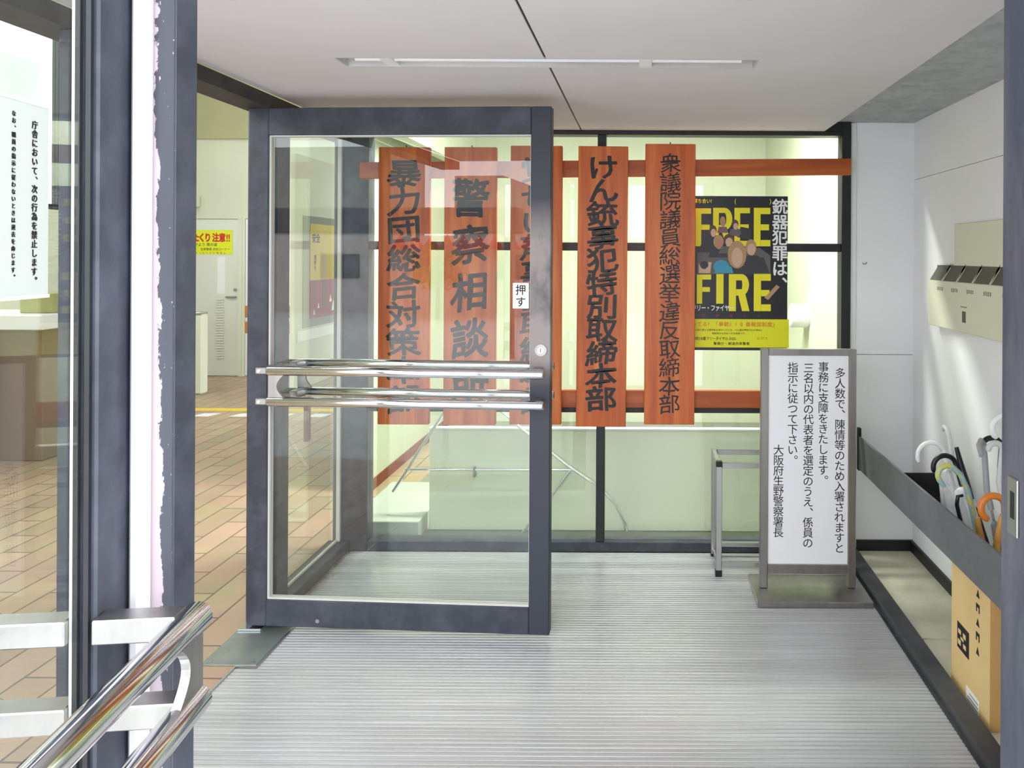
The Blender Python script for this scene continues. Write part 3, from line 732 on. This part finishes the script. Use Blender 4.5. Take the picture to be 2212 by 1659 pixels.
# ------------------------------------------------------------------ free-standing notice sign
sg = thing('standing_sign', (.765, 3.41, 0), 'stainless standing sign, white panel with five columns of black text', 'sign')
SY = 3.40
MB().cbox(.508, 1.022, 3.262, 3.556, .001, .026, .003).build('base_plate', M['steel'], sg)
for x0, x1 in ((.540, .576), (.944, .980)):
    MB().cbox(x0, x1, SY, SY+.034, .0262, 1.124, .003).build('post', M['steel'], sg)
MB().cbox(.5765, .9435, SY, SY+.034, 1.094, 1.124, .002).build('top_rail', M['steel'], sg)
MB().cbox(.5765, .9435, SY, SY+.034, .090, .134, .002).build('bottom_rail', M['steel'], sg)
pn = MB().box(.5765, .9435, SY+.009, SY+.025, .1345, 1.0935).build('panel', M['signwhite'], sg)
tx = MB()
for u, v, s in ((1815, 795, '多人数で、陳情等のため入署されますと'), (1779, 782, '事務に支障をきたします。'), (1747, 784, '三名以内の代表者を選定のうえ、係員の'), (1713, 783, '指示に従つて下さい。'), (1682, 961, '大阪府生野警察署長')):
    q = P(u, v, SY+.0086); column(tx, s, q, XR, ZU, 22.3*SY/F, .0505, .0505, .004)
tx.build('lettering', M['ink'], pn)

# ------------------------------------------------------------------ aluminium frame stand
st = thing('frame_stand', (.65, 3.70, 0), 'low open aluminium frame stand behind the standing sign', 'stand')
ax0, ax1, ay0, ay1, az = .355, .985, 3.575, 3.82, .556
for x in (ax0, ax1):
    for y in (ay0, ay1):
        lg = MB().cbox(x, x+.028, y, y+.028, .03 if y == ay0 else .012, az-(.024 if y == ay0 else 0), .002).build('leg', M['alu'], st)
        MB().cbox(x-.002, x+.030, y-.002, y+.030, .0005, .032 if y == ay0 else .014, .002).build('foot', M['black'], lg)
        if y == ay0: MB().cbox(x-.001, x+.029, y-.001, y+.029, az-.026, az, .002).build('cap', M['black'], lg)
for y in (ay0, ay1):
    MB().cbox(ax0+.0285, ax1-.0005, y+.004, y+.026, az-.032, az-.006, .002).build('top_bar', M['alu'], st)
    MB().cbox(ax0+.0285, ax1-.0005, y+.004, y+.026, .048, .070, .002).build('lower_bar', M['alu'], st)
for x in (ax0, ax1):
    MB().cbox(x+.004, x+.024, ay0+.0285, ay1-.0005, az-.034, az-.008, .002).build('side_bar', M['alu'], st)
    MB().tube([(x+.014, ay0+.029, .05), (x+.014, ay1, .03)], .009).build('floor_bar', M['alu'], st)

# ------------------------------------------------------------------ umbrella rack rail
ur = thing('umbrella_rack', (1.27, 3.0, 0), 'low umbrella rack with a broad dark grey front rail', 'rack')
MB().cbox(1.119, 1.131, 1.3, YB-.03, .448, .617, .002).build('front_rail', M['rail'], ur)
MB().cbox(1.1315, 1.40, 3.215, 3.225, .452, .612, .002).build('end_panel', M['black'], ur)
MB().cbox(1.117, 1.133, YB-.06, YB-.029, .44, .660, .002).build('end_bracket', M['black'], ur)
for y in (1.4, 2.0): MB().cbox(1.1315, 1.15, y, y+.02, 0.0005, .600, .002).build('leg', M['black'], ur)

# ------------------------------------------------------------------ umbrellas
UMAT = {}
def umat(name, col, rough=.4, col2=None, **k):
    UMAT.setdefault(name, mat(name, col, rough, 0, col2=col2, **k)); return UMAT[name]
def arc(c, r, a0, a1, n, Y, sx=1., tilt=0., dy=0.):
    """points of a hook drawn round c=(u,v) with radius r (px at depth Y)"""
    o = P(c[0], c[1], Y); k = Y/F; out = []
    for i in range(n+1):
        a = math.radians(a0 + (a1-a0)*i/n)
        x, z = math.cos(a)*r*sx, math.sin(a)*r
        x, z = x*math.cos(tilt)-z*math.sin(tilt), x*math.sin(tilt)+z*math.cos(tilt)
        out.append(o + Vector((x*k, dy*k*x, z*k)))
    return out
def umbrella(label, hook, rad, foot, hm, cm, canopy=(.16, .92), crad=.030, strap=None):
    """hook: points from the free tip to the shaft; foot: ferrule point on the floor"""
    foot = Vector(foot); t = thing('umbrella', tuple(foot), label, 'umbrella', 'umbrellas in the rack')
    neck = hook[-1] + (foot-hook[-1])*.10
    rs = [rad*.75] + [rad]*(len(hook)) ; pts = hook + [neck]
    MB().tube(pts, rs, 14).build('handle', hm, t)
    MB().tube([neck, foot], .0045, 8).build('shaft', M['steel'], t)
    p0, p1 = hook[-1], foot
    s0, s1 = canopy
    prof = [(s0, .008), (s0+.02, crad*.75), (s0+(s1-s0)*.25, crad), (s0+(s1-s0)*.5, crad*.85), (s0+(s1-s0)*.8, crad*.5), (s1, .009)]
    cn = MB().pleated(p0, p1, prof).build('folded_canopy', cm, t)
    if strap:
        q0 = p0+(p1-p0)*(s0+(s1-s0)*.4); q1 = p0+(p1-p0)*(s0+(s1-s0)*.44)
        MB().pleated(q0, q1, [(0, crad*.98), (1, crad*.97)], 8, .1).build('strap', strap, cn)
    return t
vin = umat('clear_vinyl_canopy', rgb(226,228,230), .3, rgb(206,210,214), scale=30)
wht = umat('white_handle', rgb(240,240,242), .3); blk = umat('black_handle', rgb(26,26,34), .3)
gry = umat('grey_handle', rgb(170,170,174), .3); org = umat('orange_handle', rgb(222,128,48), .35); clr = umat('milky_handle', rgb(204,204,204), .25)
tan = umat('amber_bamboo', rgb(206,152,70), .4, rgb(186,130,56), scale=30)
mar = umat('marbled_handle', rgb(206,200,110), .3, rgb(150,186,196), scale=26, lo=.45, hi=.55)
navy = umat('navy_canopy', rgb(30,32,44), .6); blu = umat('blue_canopy', rgb(110,160,222), .6, rgb(70,110,180), scale=20)
gcan = umat('grey_canopy', rgb(150,150,154), .6); bcan = umat('black_canopy', rgb(24,24,28), .6)
TZ = .008
umbrella('clear vinyl umbrella whose white hook curves furthest left', arc((2011, 985), 29, 205, 20, 16, 3.16), .0095, (1.335, 2.86, TZ), wht, vin, (.09, .9), .056)
umbrella('clear vinyl umbrella with a milky hook seen edge on', [P(2036, 930, 3.20), P(2040, 921, 3.19), P(2046, 928, 3.17), P(2052, 950, 3.14), P(2056, 985, 3.12), P(2058, 1010, 3.1)], .010, (1.395, 2.84, TZ), clr, vin, (.16, .9), .03)
umbrella('umbrella with a black hook behind the marbled handle', arc((2041, 1009), 25, 205, 30, 14, 3.04) + [P(2068, 1010, 3.03)], .0105, (1.375, 2.78, TZ), blk, vin, (.10, .9), .045)
umbrella('dark umbrella with a straight leaning black handle', [P(2066, 966, 3.02), P(2075, 1000, 3.01), P(2088, 1040, 3.0)], .0115, (1.395, 2.72, TZ), blk, navy, (.14, .92), .02)
umbrella('umbrella with a yellow and blue marbled hook', [P(2040, 1052, 2.86), P(2030, 1038, 2.86)] + arc((2046, 1026), 20, 190, 60, 10, 2.86) + [P(2074, 1024, 2.86), P(2090, 1058, 2.86), P(2100, 1100, 2.86), P(2104, 1122, 2.86)], .0110, (1.315, 2.70, TZ), mar, navy, (.16, .92), .016)
umbrella('thin black folded umbrella between the vinyl canopy and the marbled one', [P(2080, 1070, 2.93), P(2069, 1072, 2.93), P(2067, 1090, 2.93), P(2074, 1120, 2.93)], .0080, (1.290, 2.78, TZ), blk, bcan, (.1, .92), .014)
umbrella('umbrella with a grey hook turned towards the camera', [P(2120, 985, 2.72), P(2115, 962, 2.76), P(2119, 952, 2.80), P(2125, 960, 2.82), P(2128, 1000, 2.82), P(2132, 1060, 2.82)], .0110, (1.385, 2.62, TZ), gry, gcan, (.16, .92), .02)
umbrella('umbrella with a black hook behind the white and grey handles', arc((2142, 968), 22, 170, 10, 14, 2.84) + [P(2160, 1010, 2.84)], .0105, (1.40, 2.56, TZ), blk, navy, (.14, .92), .016)
umbrella('umbrella with the tallest white hook beside the strike jamb', arc((2170, 925), 27, 230, 20, 16, 2.74) + [P(2176, 990, 2.74)], .0115, (1.36, 2.52, TZ), wht, vin, (.16, .92), .028)
umbrella('umbrella with a pale hook below the tallest white one', arc((2150, 972), 15, 190, 0, 12, 2.70) + [P(2158, 1040, 2.70)], .0105, (1.34, 2.46, TZ), clr, gcan, (.16, .92), .022)
umbrella('umbrella with a bright orange hook', arc((2146, 1098), 27, 245, 30, 16, 2.60) + [P(2172, 1130, 2.60)], .0120, (1.29, 2.38, TZ), org, blu, (.06, .92), .034)
umbrella('blue folded umbrella with an amber bamboo handle', [P(2112, 1118, 2.66), P(2114, 1140, 2.66), P(2122, 1172, 2.66)], .0120, (1.27, 2.46, TZ), tan, blu, (.1, .92), .03)
umbrella('umbrella with a yellow amber shaft close to the strike jamb', [P(2166, 1112, 2.52), P(2160, 1140, 2.52), P(2152, 1185, 2.52)], .0120, (1.27, 2.32, TZ), tan, bcan, (.14, .92), .02)

# ------------------------------------------------------------------ leaflet rack on the right wall
lr = thing('leaflet_rack', (1.42, 3.1, 1.22), 'cream wall rack with a row of slanted dark slots', 'rack')
RX, r0, r1 = 1.37, 2.45, 3.57
MB().cbox(RX, 1.4195, r0, r1, 1.226, 1.441, .003).build('body', M['ceramic'], lr)
MB().cbox(1.411, 1.4195, r0, 3.37, 1.4415, 1.700, .002).build('back_panel', M['ceramic'], lr)
ny = 7; p_ = (r1-.02-r0)/ny
for i in range(ny):
    y1 = r1 - .012 - i*p_; y0 = y1 - p_ + .014
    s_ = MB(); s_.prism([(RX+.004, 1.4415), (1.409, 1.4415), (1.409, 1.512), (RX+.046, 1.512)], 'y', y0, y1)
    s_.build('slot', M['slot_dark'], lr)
    d_ = MB(); d_.prism([(RX, 1.4415), (1.409, 1.4415), (1.409, 1.520), (RX+.048, 1.520)], 'y', y0-.013, y0-.001)
    d_.build('divider', M['ceramic'], lr)
rnd = random.Random(5)
for i in range(1, 6):
    y = r1 - .07 - i*p_ + .05
    lb = MB()
    for k in range(4): lb.box(RX-.0008, RX-.0002, y+.018*k, y+.018*k+.010, 1.395+rnd.uniform(-.002, .002), 1.412)
    lb.build('slot_caption_marks', M['grey_mount'], lr)
MB().box(RX-.0010, RX-.0002, 3.15, 3.185, 1.27, 1.318).build('dark_sticker', M['slot_dark'], lr)
MB().box(RX-.0010, RX-.0002, 3.14, 3.20, 1.334, 1.339).build('paper_strip', M['grey_mount'], lr)
wh = thing('wall_hook', (1.19, YB-.004, 1.42), 'tiny metal hook on the pale wall right of the screen', 'hook')
q = P(1868, 569, YB-.012); MB().tube([(q.x-.008, YB-.001, q.z), (q.x-.004, YB-.018, q.z-.004), (q.x+.006, YB-.018, q.z-.002), (q.x+.010, YB-.012, q.z+.006)], .0025, 8).build('hook_wire', M['steel'], wh)

# ------------------------------------------------------------------ cardboard box
bx = thing('cardboard_box', (1.25, 2.56, 0), 'tall brown cardboard box under the dark rail', 'box')
BX0, BX1, BY0, BY1, BH = 1.1345, 1.235, 2.415, 2.715, .44
c_ = MB(); c_.box(BX0, BX1, BY0, BY1, .0005, BH)
c_.build('carton', M['card'], bx)
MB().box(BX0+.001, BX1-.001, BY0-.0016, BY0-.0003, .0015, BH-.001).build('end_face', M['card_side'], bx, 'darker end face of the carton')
MB().box(BX0+.002, BX1-.002, BY0+.147, BY0+.151, BH+.0002, BH+.0015).build('top_seam', M['card_side'], bx)
ZB = Vector((0, -1, 0))   # reading direction on the left side of the box (towards the camera)
BXF = BX0-.0012
def bxq(u, v):
    Y = BXF*F/(u-CU); return Vector((BXF, Y, P(u, v, Y).z))
ic = MB(); 
a_, b2_ = bxq(2072, 1382), bxq(2097, 1382)
cz_ = (a_.z+b2_.z)/2
ic.box(BXF, BXF+.0008, b2_.y, a_.y, cz_-.046, cz_+.046); ic.build('printed_black_square', M['ink'], bx)
gl = MB()
for k, (dy, dz, w_, h_) in enumerate([(.012, .016, .028, .016), (.048, .016, .026, .018), (.010, -.022, .030, .018), (.050, -.020, .026, .016), (.030, -.002, .03, .010)]):
    ym = a_.y - (a_.y-b2_.y)*(dy/.086)
    gl.cbox(BXF-.0009, BXF-.0002, ym-w_*.5*(a_.y-b2_.y)/.086-.004, ym+.004, cz_+dz-h_/2, cz_+dz+h_/2, .0002)
gl.build('printed_square_motif', M['card'], bx)
ic = MB()
for k in range(5):
    y = bxq(2116, 1350).y; z = bxq(2116, 1283+k*31).z
    if k % 2 == 0: ic.prism([(y-.012, z-.012), (y+.012, z-.012), (y, z+.014)], 'x', BXF, BXF+.0008)
    else: ic.prism([(y-.013, z-.014), (y-.007, z-.014), (y-.007, z+.002), (y+.007, z+.002), (y+.007, z-.014), (y+.013, z-.014), (y+.013, z+.014), (y-.013, z+.014)], 'x', BXF, BXF+.0008)
ic.build('printed_handling_marks', M['ink'], bx)
pa, pb = bxq(2092, 1520), bxq(2120, 1540)
lb = MB().box(BXF-.0004, BXF+.0006, pb.y, pa.y, pb.z-.018, pb.z+.036).build('white_label', M['paper'], bx)
lm = MB()
for k in range(3): lm.box(BXF-.0010, BXF-.0005, pb.y+.006, pa.y-.006-.01*k, pb.z-.008+.014*k, pb.z-.004+.014*k)
lm.build('label_print', M['grey_mount'], lb)

# ------------------------------------------------------------------ behind the screen
ft = thing('folding_table', (-.05, 4.2, 0), 'pale folding table standing on edge behind the screen, tube legs showing', 'table')
TYY = 4.16
MB().cbox(-1.20, 1.11, TYY, TYY+.03, .002, .566, .004).build('table_top', M['table_top'], ft)
MB().cbox(-1.20, 1.11, TYY-.006, TYY+.031, .5665, .580, .003).build('edge_band', M['white_paint'], ft)
def tp(u, v): q = P(u, v, TYY-.018); return q
MB().tube([P(962, 886, TYY-.018), tp(905, 974), tp(878, 1018), tp(849, 1062)], .0085).build('leg', M['chrome'], ft)
MB().tube([P(1072, 880, TYY-.03), tp(1150, 945), tp(1225, 1005), tp(1296, 1053), tp(1330, 1090), tp(1350, 1130), tp(1356, 1162)], .0085).build('leg', M['chrome'], ft)
MB().tube([tp(876, 1014), tp(1236, 1015)], .0075).build('cross_bar', M['chrome'], ft)
MB().tube([tp(1234, 1013), tp(1180, 1085), tp(1118, 1164)], .0070).build('stay', M['chrome'], ft)
MB().cbox(tp(1030, 0).x-.006, tp(1030, 0).x+.006, TYY-.028, TYY-.0005, tp(0, 1025).z, tp(0, 1003).z, .002).build('clip', M['steel'], ft)
tag(MB().cbox(-1.60, -1.215, 4.02, 4.72, .0005, .10, .004).build('low_step', mat('step_enamel', rgb(180,184,176), .5)), 'low white step block at the foot of the cream partition', 'step')
dr = thing('paper_towel_roll', (1.06, 5.1, 1.14), 'white drum shaped roll mounted on the cream wall block', 'roll')
q = P(1727, 682, 5.1)
MB().tube([(q.x-.066, 5.1, q.z), (q.x-.058, 5.1, q.z), (q.x+.058, 5.1, q.z), (q.x+.064, 5.1, q.z)], [.066, .082, .082, .078], 28).build('drum', M['signwhite'], dr)
MB().tube([(q.x+.0645, 5.1, q.z), (1.129, 5.1, q.z)], .074, 28).build('dark_end_ring', M['plate'], dr)

# ------------------------------------------------------------------ the lobby
dw = thing('door_3', (-5.5, HY, 0), 'white lobby door with louvre and lever handle', 'door', None, 'structure')
dx0, dx1 = -5.97, -5.12
f_ = MB(); f_.box(dx0-.05, dx0, HY-.06, HY-.0005, 0, 2.03); f_.box(dx1, dx1+.05, HY-.06, HY-.0005, 0, 2.03); f_.box(dx0, dx1, HY-.06, HY-.0005, 1.985, 2.03)
f_.build('door_frame', M['cream'], dw)
MB().cbox(dx0+.004, dx1-.004, HY-.045, HY-.001, .004, 1.982, .003).build('door_leaf', M['door_white'], dw)
def lo(u, v, Y=HY-.05): return P(u, v, Y)
MB().box(lo(472,0).x, lo(489,0).x, HY-.048, HY-.0455, lo(0,632).z, lo(0,552).z).build('glass_slit', M['signwhite'], dw)
lv = MB(); za, zb_ = lo(0, 772).z, lo(0, 640).z
for k in range(24):
    z = za + (zb_-za)*k/24; lv.prism([(HY-.058, z), (HY-.0455, z+.016), (HY-.0455, z+.020), (HY-.060, z+.006)], 'x', lo(471,0).x, lo(487,0).x)
lv.build('louvre', M['door_white'], dw)
hd = MB(); q = lo(507, 642, HY-.07); hd.tube([q, q+Vector((-.10, 0, 0)), q+Vector((-.115, .01, 0))], .012); hd.tube([q, (q.x, HY-.0455, q.z)], .012); hd.build('lever_handle', M['steel'], dw)
q = lo(508, 626); MB().tube([(q.x, HY-.055, q.z), (q.x, HY-.0455, q.z)], .02, 16).build('lock_cylinder', M['steel'], dw)
ys = thing('warning_sticker', tuple(lo(455, 548)), 'yellow warning sticker with red characters on the white lobby door', 'sign')
a_, b_ = lo(392, 549), lo(502, 497); YS = HY-.0500
MB().box(a_.x, b_.x, YS, YS+.0035, a_.z, b_.z).build('sheet', mat('sticker_yellow', rgb(228,236,30), .5), ys)
tx = MB(); line(tx, 'ひったくり', Vector((lo(393,0).x, YS-.001, lo(0,511).z)), XR, ZU, .115, .0745, .088, .05); line(tx, '注意', Vector((lo(461,0).x, YS-.001, lo(0,511).z)), XR, ZU, .115, .084, .088, .04); line(tx, '!!', Vector((lo(491,0).x, YS-.001, lo(0,511).z)), XR, ZU, .125, .026, .10, .03)
tx.build('red_lettering', M['red'], ys)
tx = MB(); line(tx, '気をつけよう 夜の道', Vector((lo(400,0).x, YS-.001, lo(0,526).z)), XR, ZU, .045, None, .045, .01); line(tx, '生野警察 防犯コーナー', Vector((lo(436,0).x, YS-.001, lo(0,536).z)), XR, ZU, .036, None, .036, .006); line(tx, 'ひったくりに御用心', Vector((lo(424,0).x, YS-.001, lo(0,544).z)), XR, ZU, .026, .045, .03)
tx.build('small_lettering', mat('green_black_ink', rgb(60,70,30), .5), ys)
sd = thing('door_4', (-4.6, HY, 0), 'plain white panel door right of the louvred one', 'door', None, 'structure')
MB().cbox(-5.03, -4.15, HY-.05, HY-.001, .004, 1.985, .003).build('door_leaf', M['signwhite'], sd)
f_ = MB(); f_.box(-5.068, -5.034, HY-.06, HY-.0005, 0, 2.03); f_.box(-4.146, -4.1, HY-.06, HY-.0005, 0, 2.03); f_.box(-5.034, -4.146, HY-.06, HY-.0005, 1.99, 2.03); f_.build('door_frame', M['cream'], sd)
cl = thing('door_closer_box', tuple(lo(425, 435)), 'small beige box high on the cream lobby wall', 'box')
a_, b_ = lo(412, 447), lo(428, 422); MB().cbox(a_.x, b_.x, HY-.14, HY-.001, a_.z, b_.z, .01).build('casing', M['ceramic'], cl)
bp = thing('low_partition', (-4.9, 8.3, 0), 'cream low partition end standing on the brick lobby floor', 'partition')
MB().cbox(-4.99, -4.825, 8.1, 8.22, 0.0005, .88, .02).build('panel', M['cream'], bp)
MB().cbox(-4.98, -4.835, 8.09, 8.23, .8805, .905, .01).build('cap_rail', M['alu'], bp)
bn = thing('lobby_bench', (-4.3, 8.85, 0), 'orange wooden bench rails along the lobby wall', 'bench')
for v in (673, 707):
    z = P(540, v, 8.85).z; MB().cbox(-4.76, -3.5, 8.83, 8.87, z-.07, z+.07, .01).build('rail', M['bench'], bn)
for x in (-4.7, -3.6): MB().cbox(x, x+.05, 8.875, 8.91, .0005, .96, .005).build('leg', M['redleg'], bn)
tag(MB().box(-6.1, -2.0, 7.28, 7.41, .0003, .002).build('floor_tape', M['line_yellow']), 'yellow tape line across the brick lobby floor', 'floor marking')
for i, u in enumerate((424, 505, 586, 667)):
    x = (u-CU)*7.1/F
    o = MB(); o.prism([(x-.005, 7.03), (x+.16, 7.03), (x+.20, 7.17), (x+.045, 7.17)], 'z', .0003, .002)
    tag(o.build('floor_mark', M['white_paint']), 'short white floor mark in the row before the yellow tape', 'floor marking', 'white floor marks')
# notice board with the yellow and maroon poster
nbx = -2.76
nb = thing('notice_board', (nbx, 6.35, 0), 'cream notice board on legs seen through the open glass door', 'notice board')
MB().cbox(nbx-.04, nbx, 5.86, 6.92, .46, 2.35, .006).build('panel', mat('board_cream', rgb(222,216,200), .6), nb)
MB().cbox(nbx+.0005, nbx+.012, 5.90, 6.86, .84, .93, .004).build('ledge', M['white_paint'], nb)
for y in (6.1, 6.75): MB().cbox(nbx-.038, nbx-.002, y, y+.06, .0005, .459, .004).build('leg', M['redleg'], nb)
def nbp(u, v):
    Y = nbx*F/(u-CU); return Y, P(u, v, Y).z
ypo = thing('yellow_poster', (nbx, 6.38, .94), 'yellow and maroon poster on the cream notice board', 'poster')
Y0, Z0 = nbp(654, 716); Y1 = nbp(735, 0)[0]
MB().box(nbx+.0005, nbx+.006, Y0, Y1, .945, 1.86).build('grey_mount', M['grey_mount'], ypo)
Y0, zlow = nbp(668, 689); Y1 = nbp(728, 0)[0]; _, zs = nbp(668, 606)
MB().box(nbx+.0062, nbx+.009, Y0, Y1, zs, 1.80).build('yellow_field', M['ochre'], ypo)
MB().box(nbx+.0062, nbx+.009, Y0, Y1, zlow, zs-.0005).build('maroon_field', M['maroon'], ypo)
YR = Vector((0, 1, 0)); tx = MB()
line(tx, '安全', Vector((nbx+.0096, Y0+.03, 1.68)), YR, ZU, .08, .075, .075, .03)
column(tx, '見守り', Vector((nbx+.0096, Y0+.09, 1.54)), YR, ZU, .045, .045, .045, .02)
tx.build('black_lettering', M['ink'], ypo)
fg = MB(); ym = (Y0+Y1)/2
fg.box(nbx+.0092, nbx+.010, ym-.05, ym+.03, zs, zs+.22); fg.build('pale_figure', M['skin_a'], ypo)
fg = MB(); fg.box(nbx+.0092, nbx+.010, ym-.04, ym+.04, zlow+.10, zs-.01); fg.build('dark_figure', M['hair_a'], ypo)
for dy, dz, s_ in ((-.2, .03, .03), (-.12, .08, .03), (.12, .12, .04), (.18, .04, .06)):
    f2 = MB(); f2.prism([(ym+dy-s_*.6, zlow+dz), (ym+dy+s_*.6, zlow+dz), (ym+dy, zlow+dz+s_*1.6)], 'x', nbx+.0092, nbx+.0100)
    f2.build('white_triangle', M['paper'], ypo)
# reception counter at the left
ct = thing('reception_counter', (-5.3, 5.6, 0), 'brown fronted counter with thick white top in the lobby', 'counter')
MB().cbox(-6.19, -4.40, 5.42, 5.95, .98, 1.09, .006).build('white_top', M['signwhite'], ct)
MB().cbox(-6.19, -4.46, 5.50, 5.90, .0005, .979, .006).build('front', mat('counter_front', rgb(128,108,92), .5), ct)
MB().cbox(-4.92, -4.78, 5.44, 5.4995, .0005, .979, .004).build('red_post', M['redleg'], ct)
fb = tag(MB().cbox(-4.72, -4.47, 5.6, 5.85, 1.0905, 1.24, .006).build('file_box', mat('olive_box', rgb(168,168,110), .6)), 'olive file box on the white counter top', 'box')

# ------------------------------------------------------------------ outside, behind the camera (seen only in the panes)
tag(MB().cbox(-7.4, -2.72, -5.2, -4.9, 1.87, 2.265, .03).build('gate_beam', M['beam_blue']), 'dark blue gate beam across the forecourt', 'beam')
for x in (-7.3, -3.0): tag(MB().cbox(x, x+.14, -5.12, -4.98, -.03, 1.869, .01).build('gate_post', M['beam_blue']), 'dark blue post under the gate beam, ' + ('at its far end' if x < -5 else 'at its near end'), 'post', 'gate posts')
hs = thing('street_house', (-6, -13, 0), 'low pale street shop with red zigzag awning across the road', 'building')
MB().box(-14, 2, -15, -13, -.03, 2.05).build('wall', mat('shop_wall', rgb(196,186,184), .8), hs)
for x in (-10.5, -7.9, -5.6):
    MB().cbox(x, x+1.1, -12.999, -12.94, .9, 1.55, .01).build('window', M['frame_black'], hs)
aw = MB()
for i in range(12):
    x = -8.6 + i*.42
    aw.prism([(x, 1.72), (x+.42, 1.72), (x+.21, 2.06)], 'y', -12.35, -12.30)
aw.box(-8.6, -3.5, -12.99, -12.31, 1.69, 1.719)
aw.build('awning', M['awning_red'], hs)
tb = thing('street_block', (-11, -20, 0), 'dark upper storey building behind the street shop', 'building')
MB().box(-20, -12.2, -24, -20, -.03, 5.5).build('wall', M['house'], tb); MB().box(-9.4, -7.6, -24, -20, -.03, 4.4).build('wing', M['house'], tb)
sb = thing('street_tree', (-6.6, -11.4, 0), 'small tree with green and orange leaves outside', 'tree')
tf = MB(); rt_ = random.Random(9)
for k in range(420):
    a, b_, r = rt_.uniform(0, 2*PI), rt_.uniform(-1, 1), rt_.uniform(.3, 1)**.5
    c = Vector((-6.6 + .75*r*math.cos(a)*math.sqrt(1-b_*b_), -11.4 + .6*r*math.sin(a)*math.sqrt(1-b_*b_), 1.25 + .6*r*b_))
    n1, n2 = Vector((rt_.uniform(-1,1), rt_.uniform(-1,1), rt_.uniform(-1,1))).normalized()*.09, Vector((rt_.uniform(-1,1), rt_.uniform(-1,1), rt_.uniform(-1,1))).normalized()*.05
    tf.add([c-n1, c+n2, c+n1, c-n2], [(0, 1, 2, 3)])
tf.build('foliage', M['leaf'], sb); MB().tube([(-6.6, -11.4, -.03), (-6.58, -11.4, .5), (-6.6, -11.4, 1.2)], [.06, .05, .03], 10).build('trunk', M['redleg'], sb)
tk = thing('street_tank_house', (-9.6, 11, 0), 'grey domed concrete tank beyond the high lobby window', 'building')
MB().box(-12, -9.0, 8.6, 11.06, -.03, 4.35).build('tank_wall', M['house'], tk)
MB().tube([(-10.6, 9.9, 4.351), (-10.6, 9.9, 4.55), (-10.6, 9.9, 4.68)], [1.2, 1.1, .5], 24).build('tank_dome', M['house'], tk)
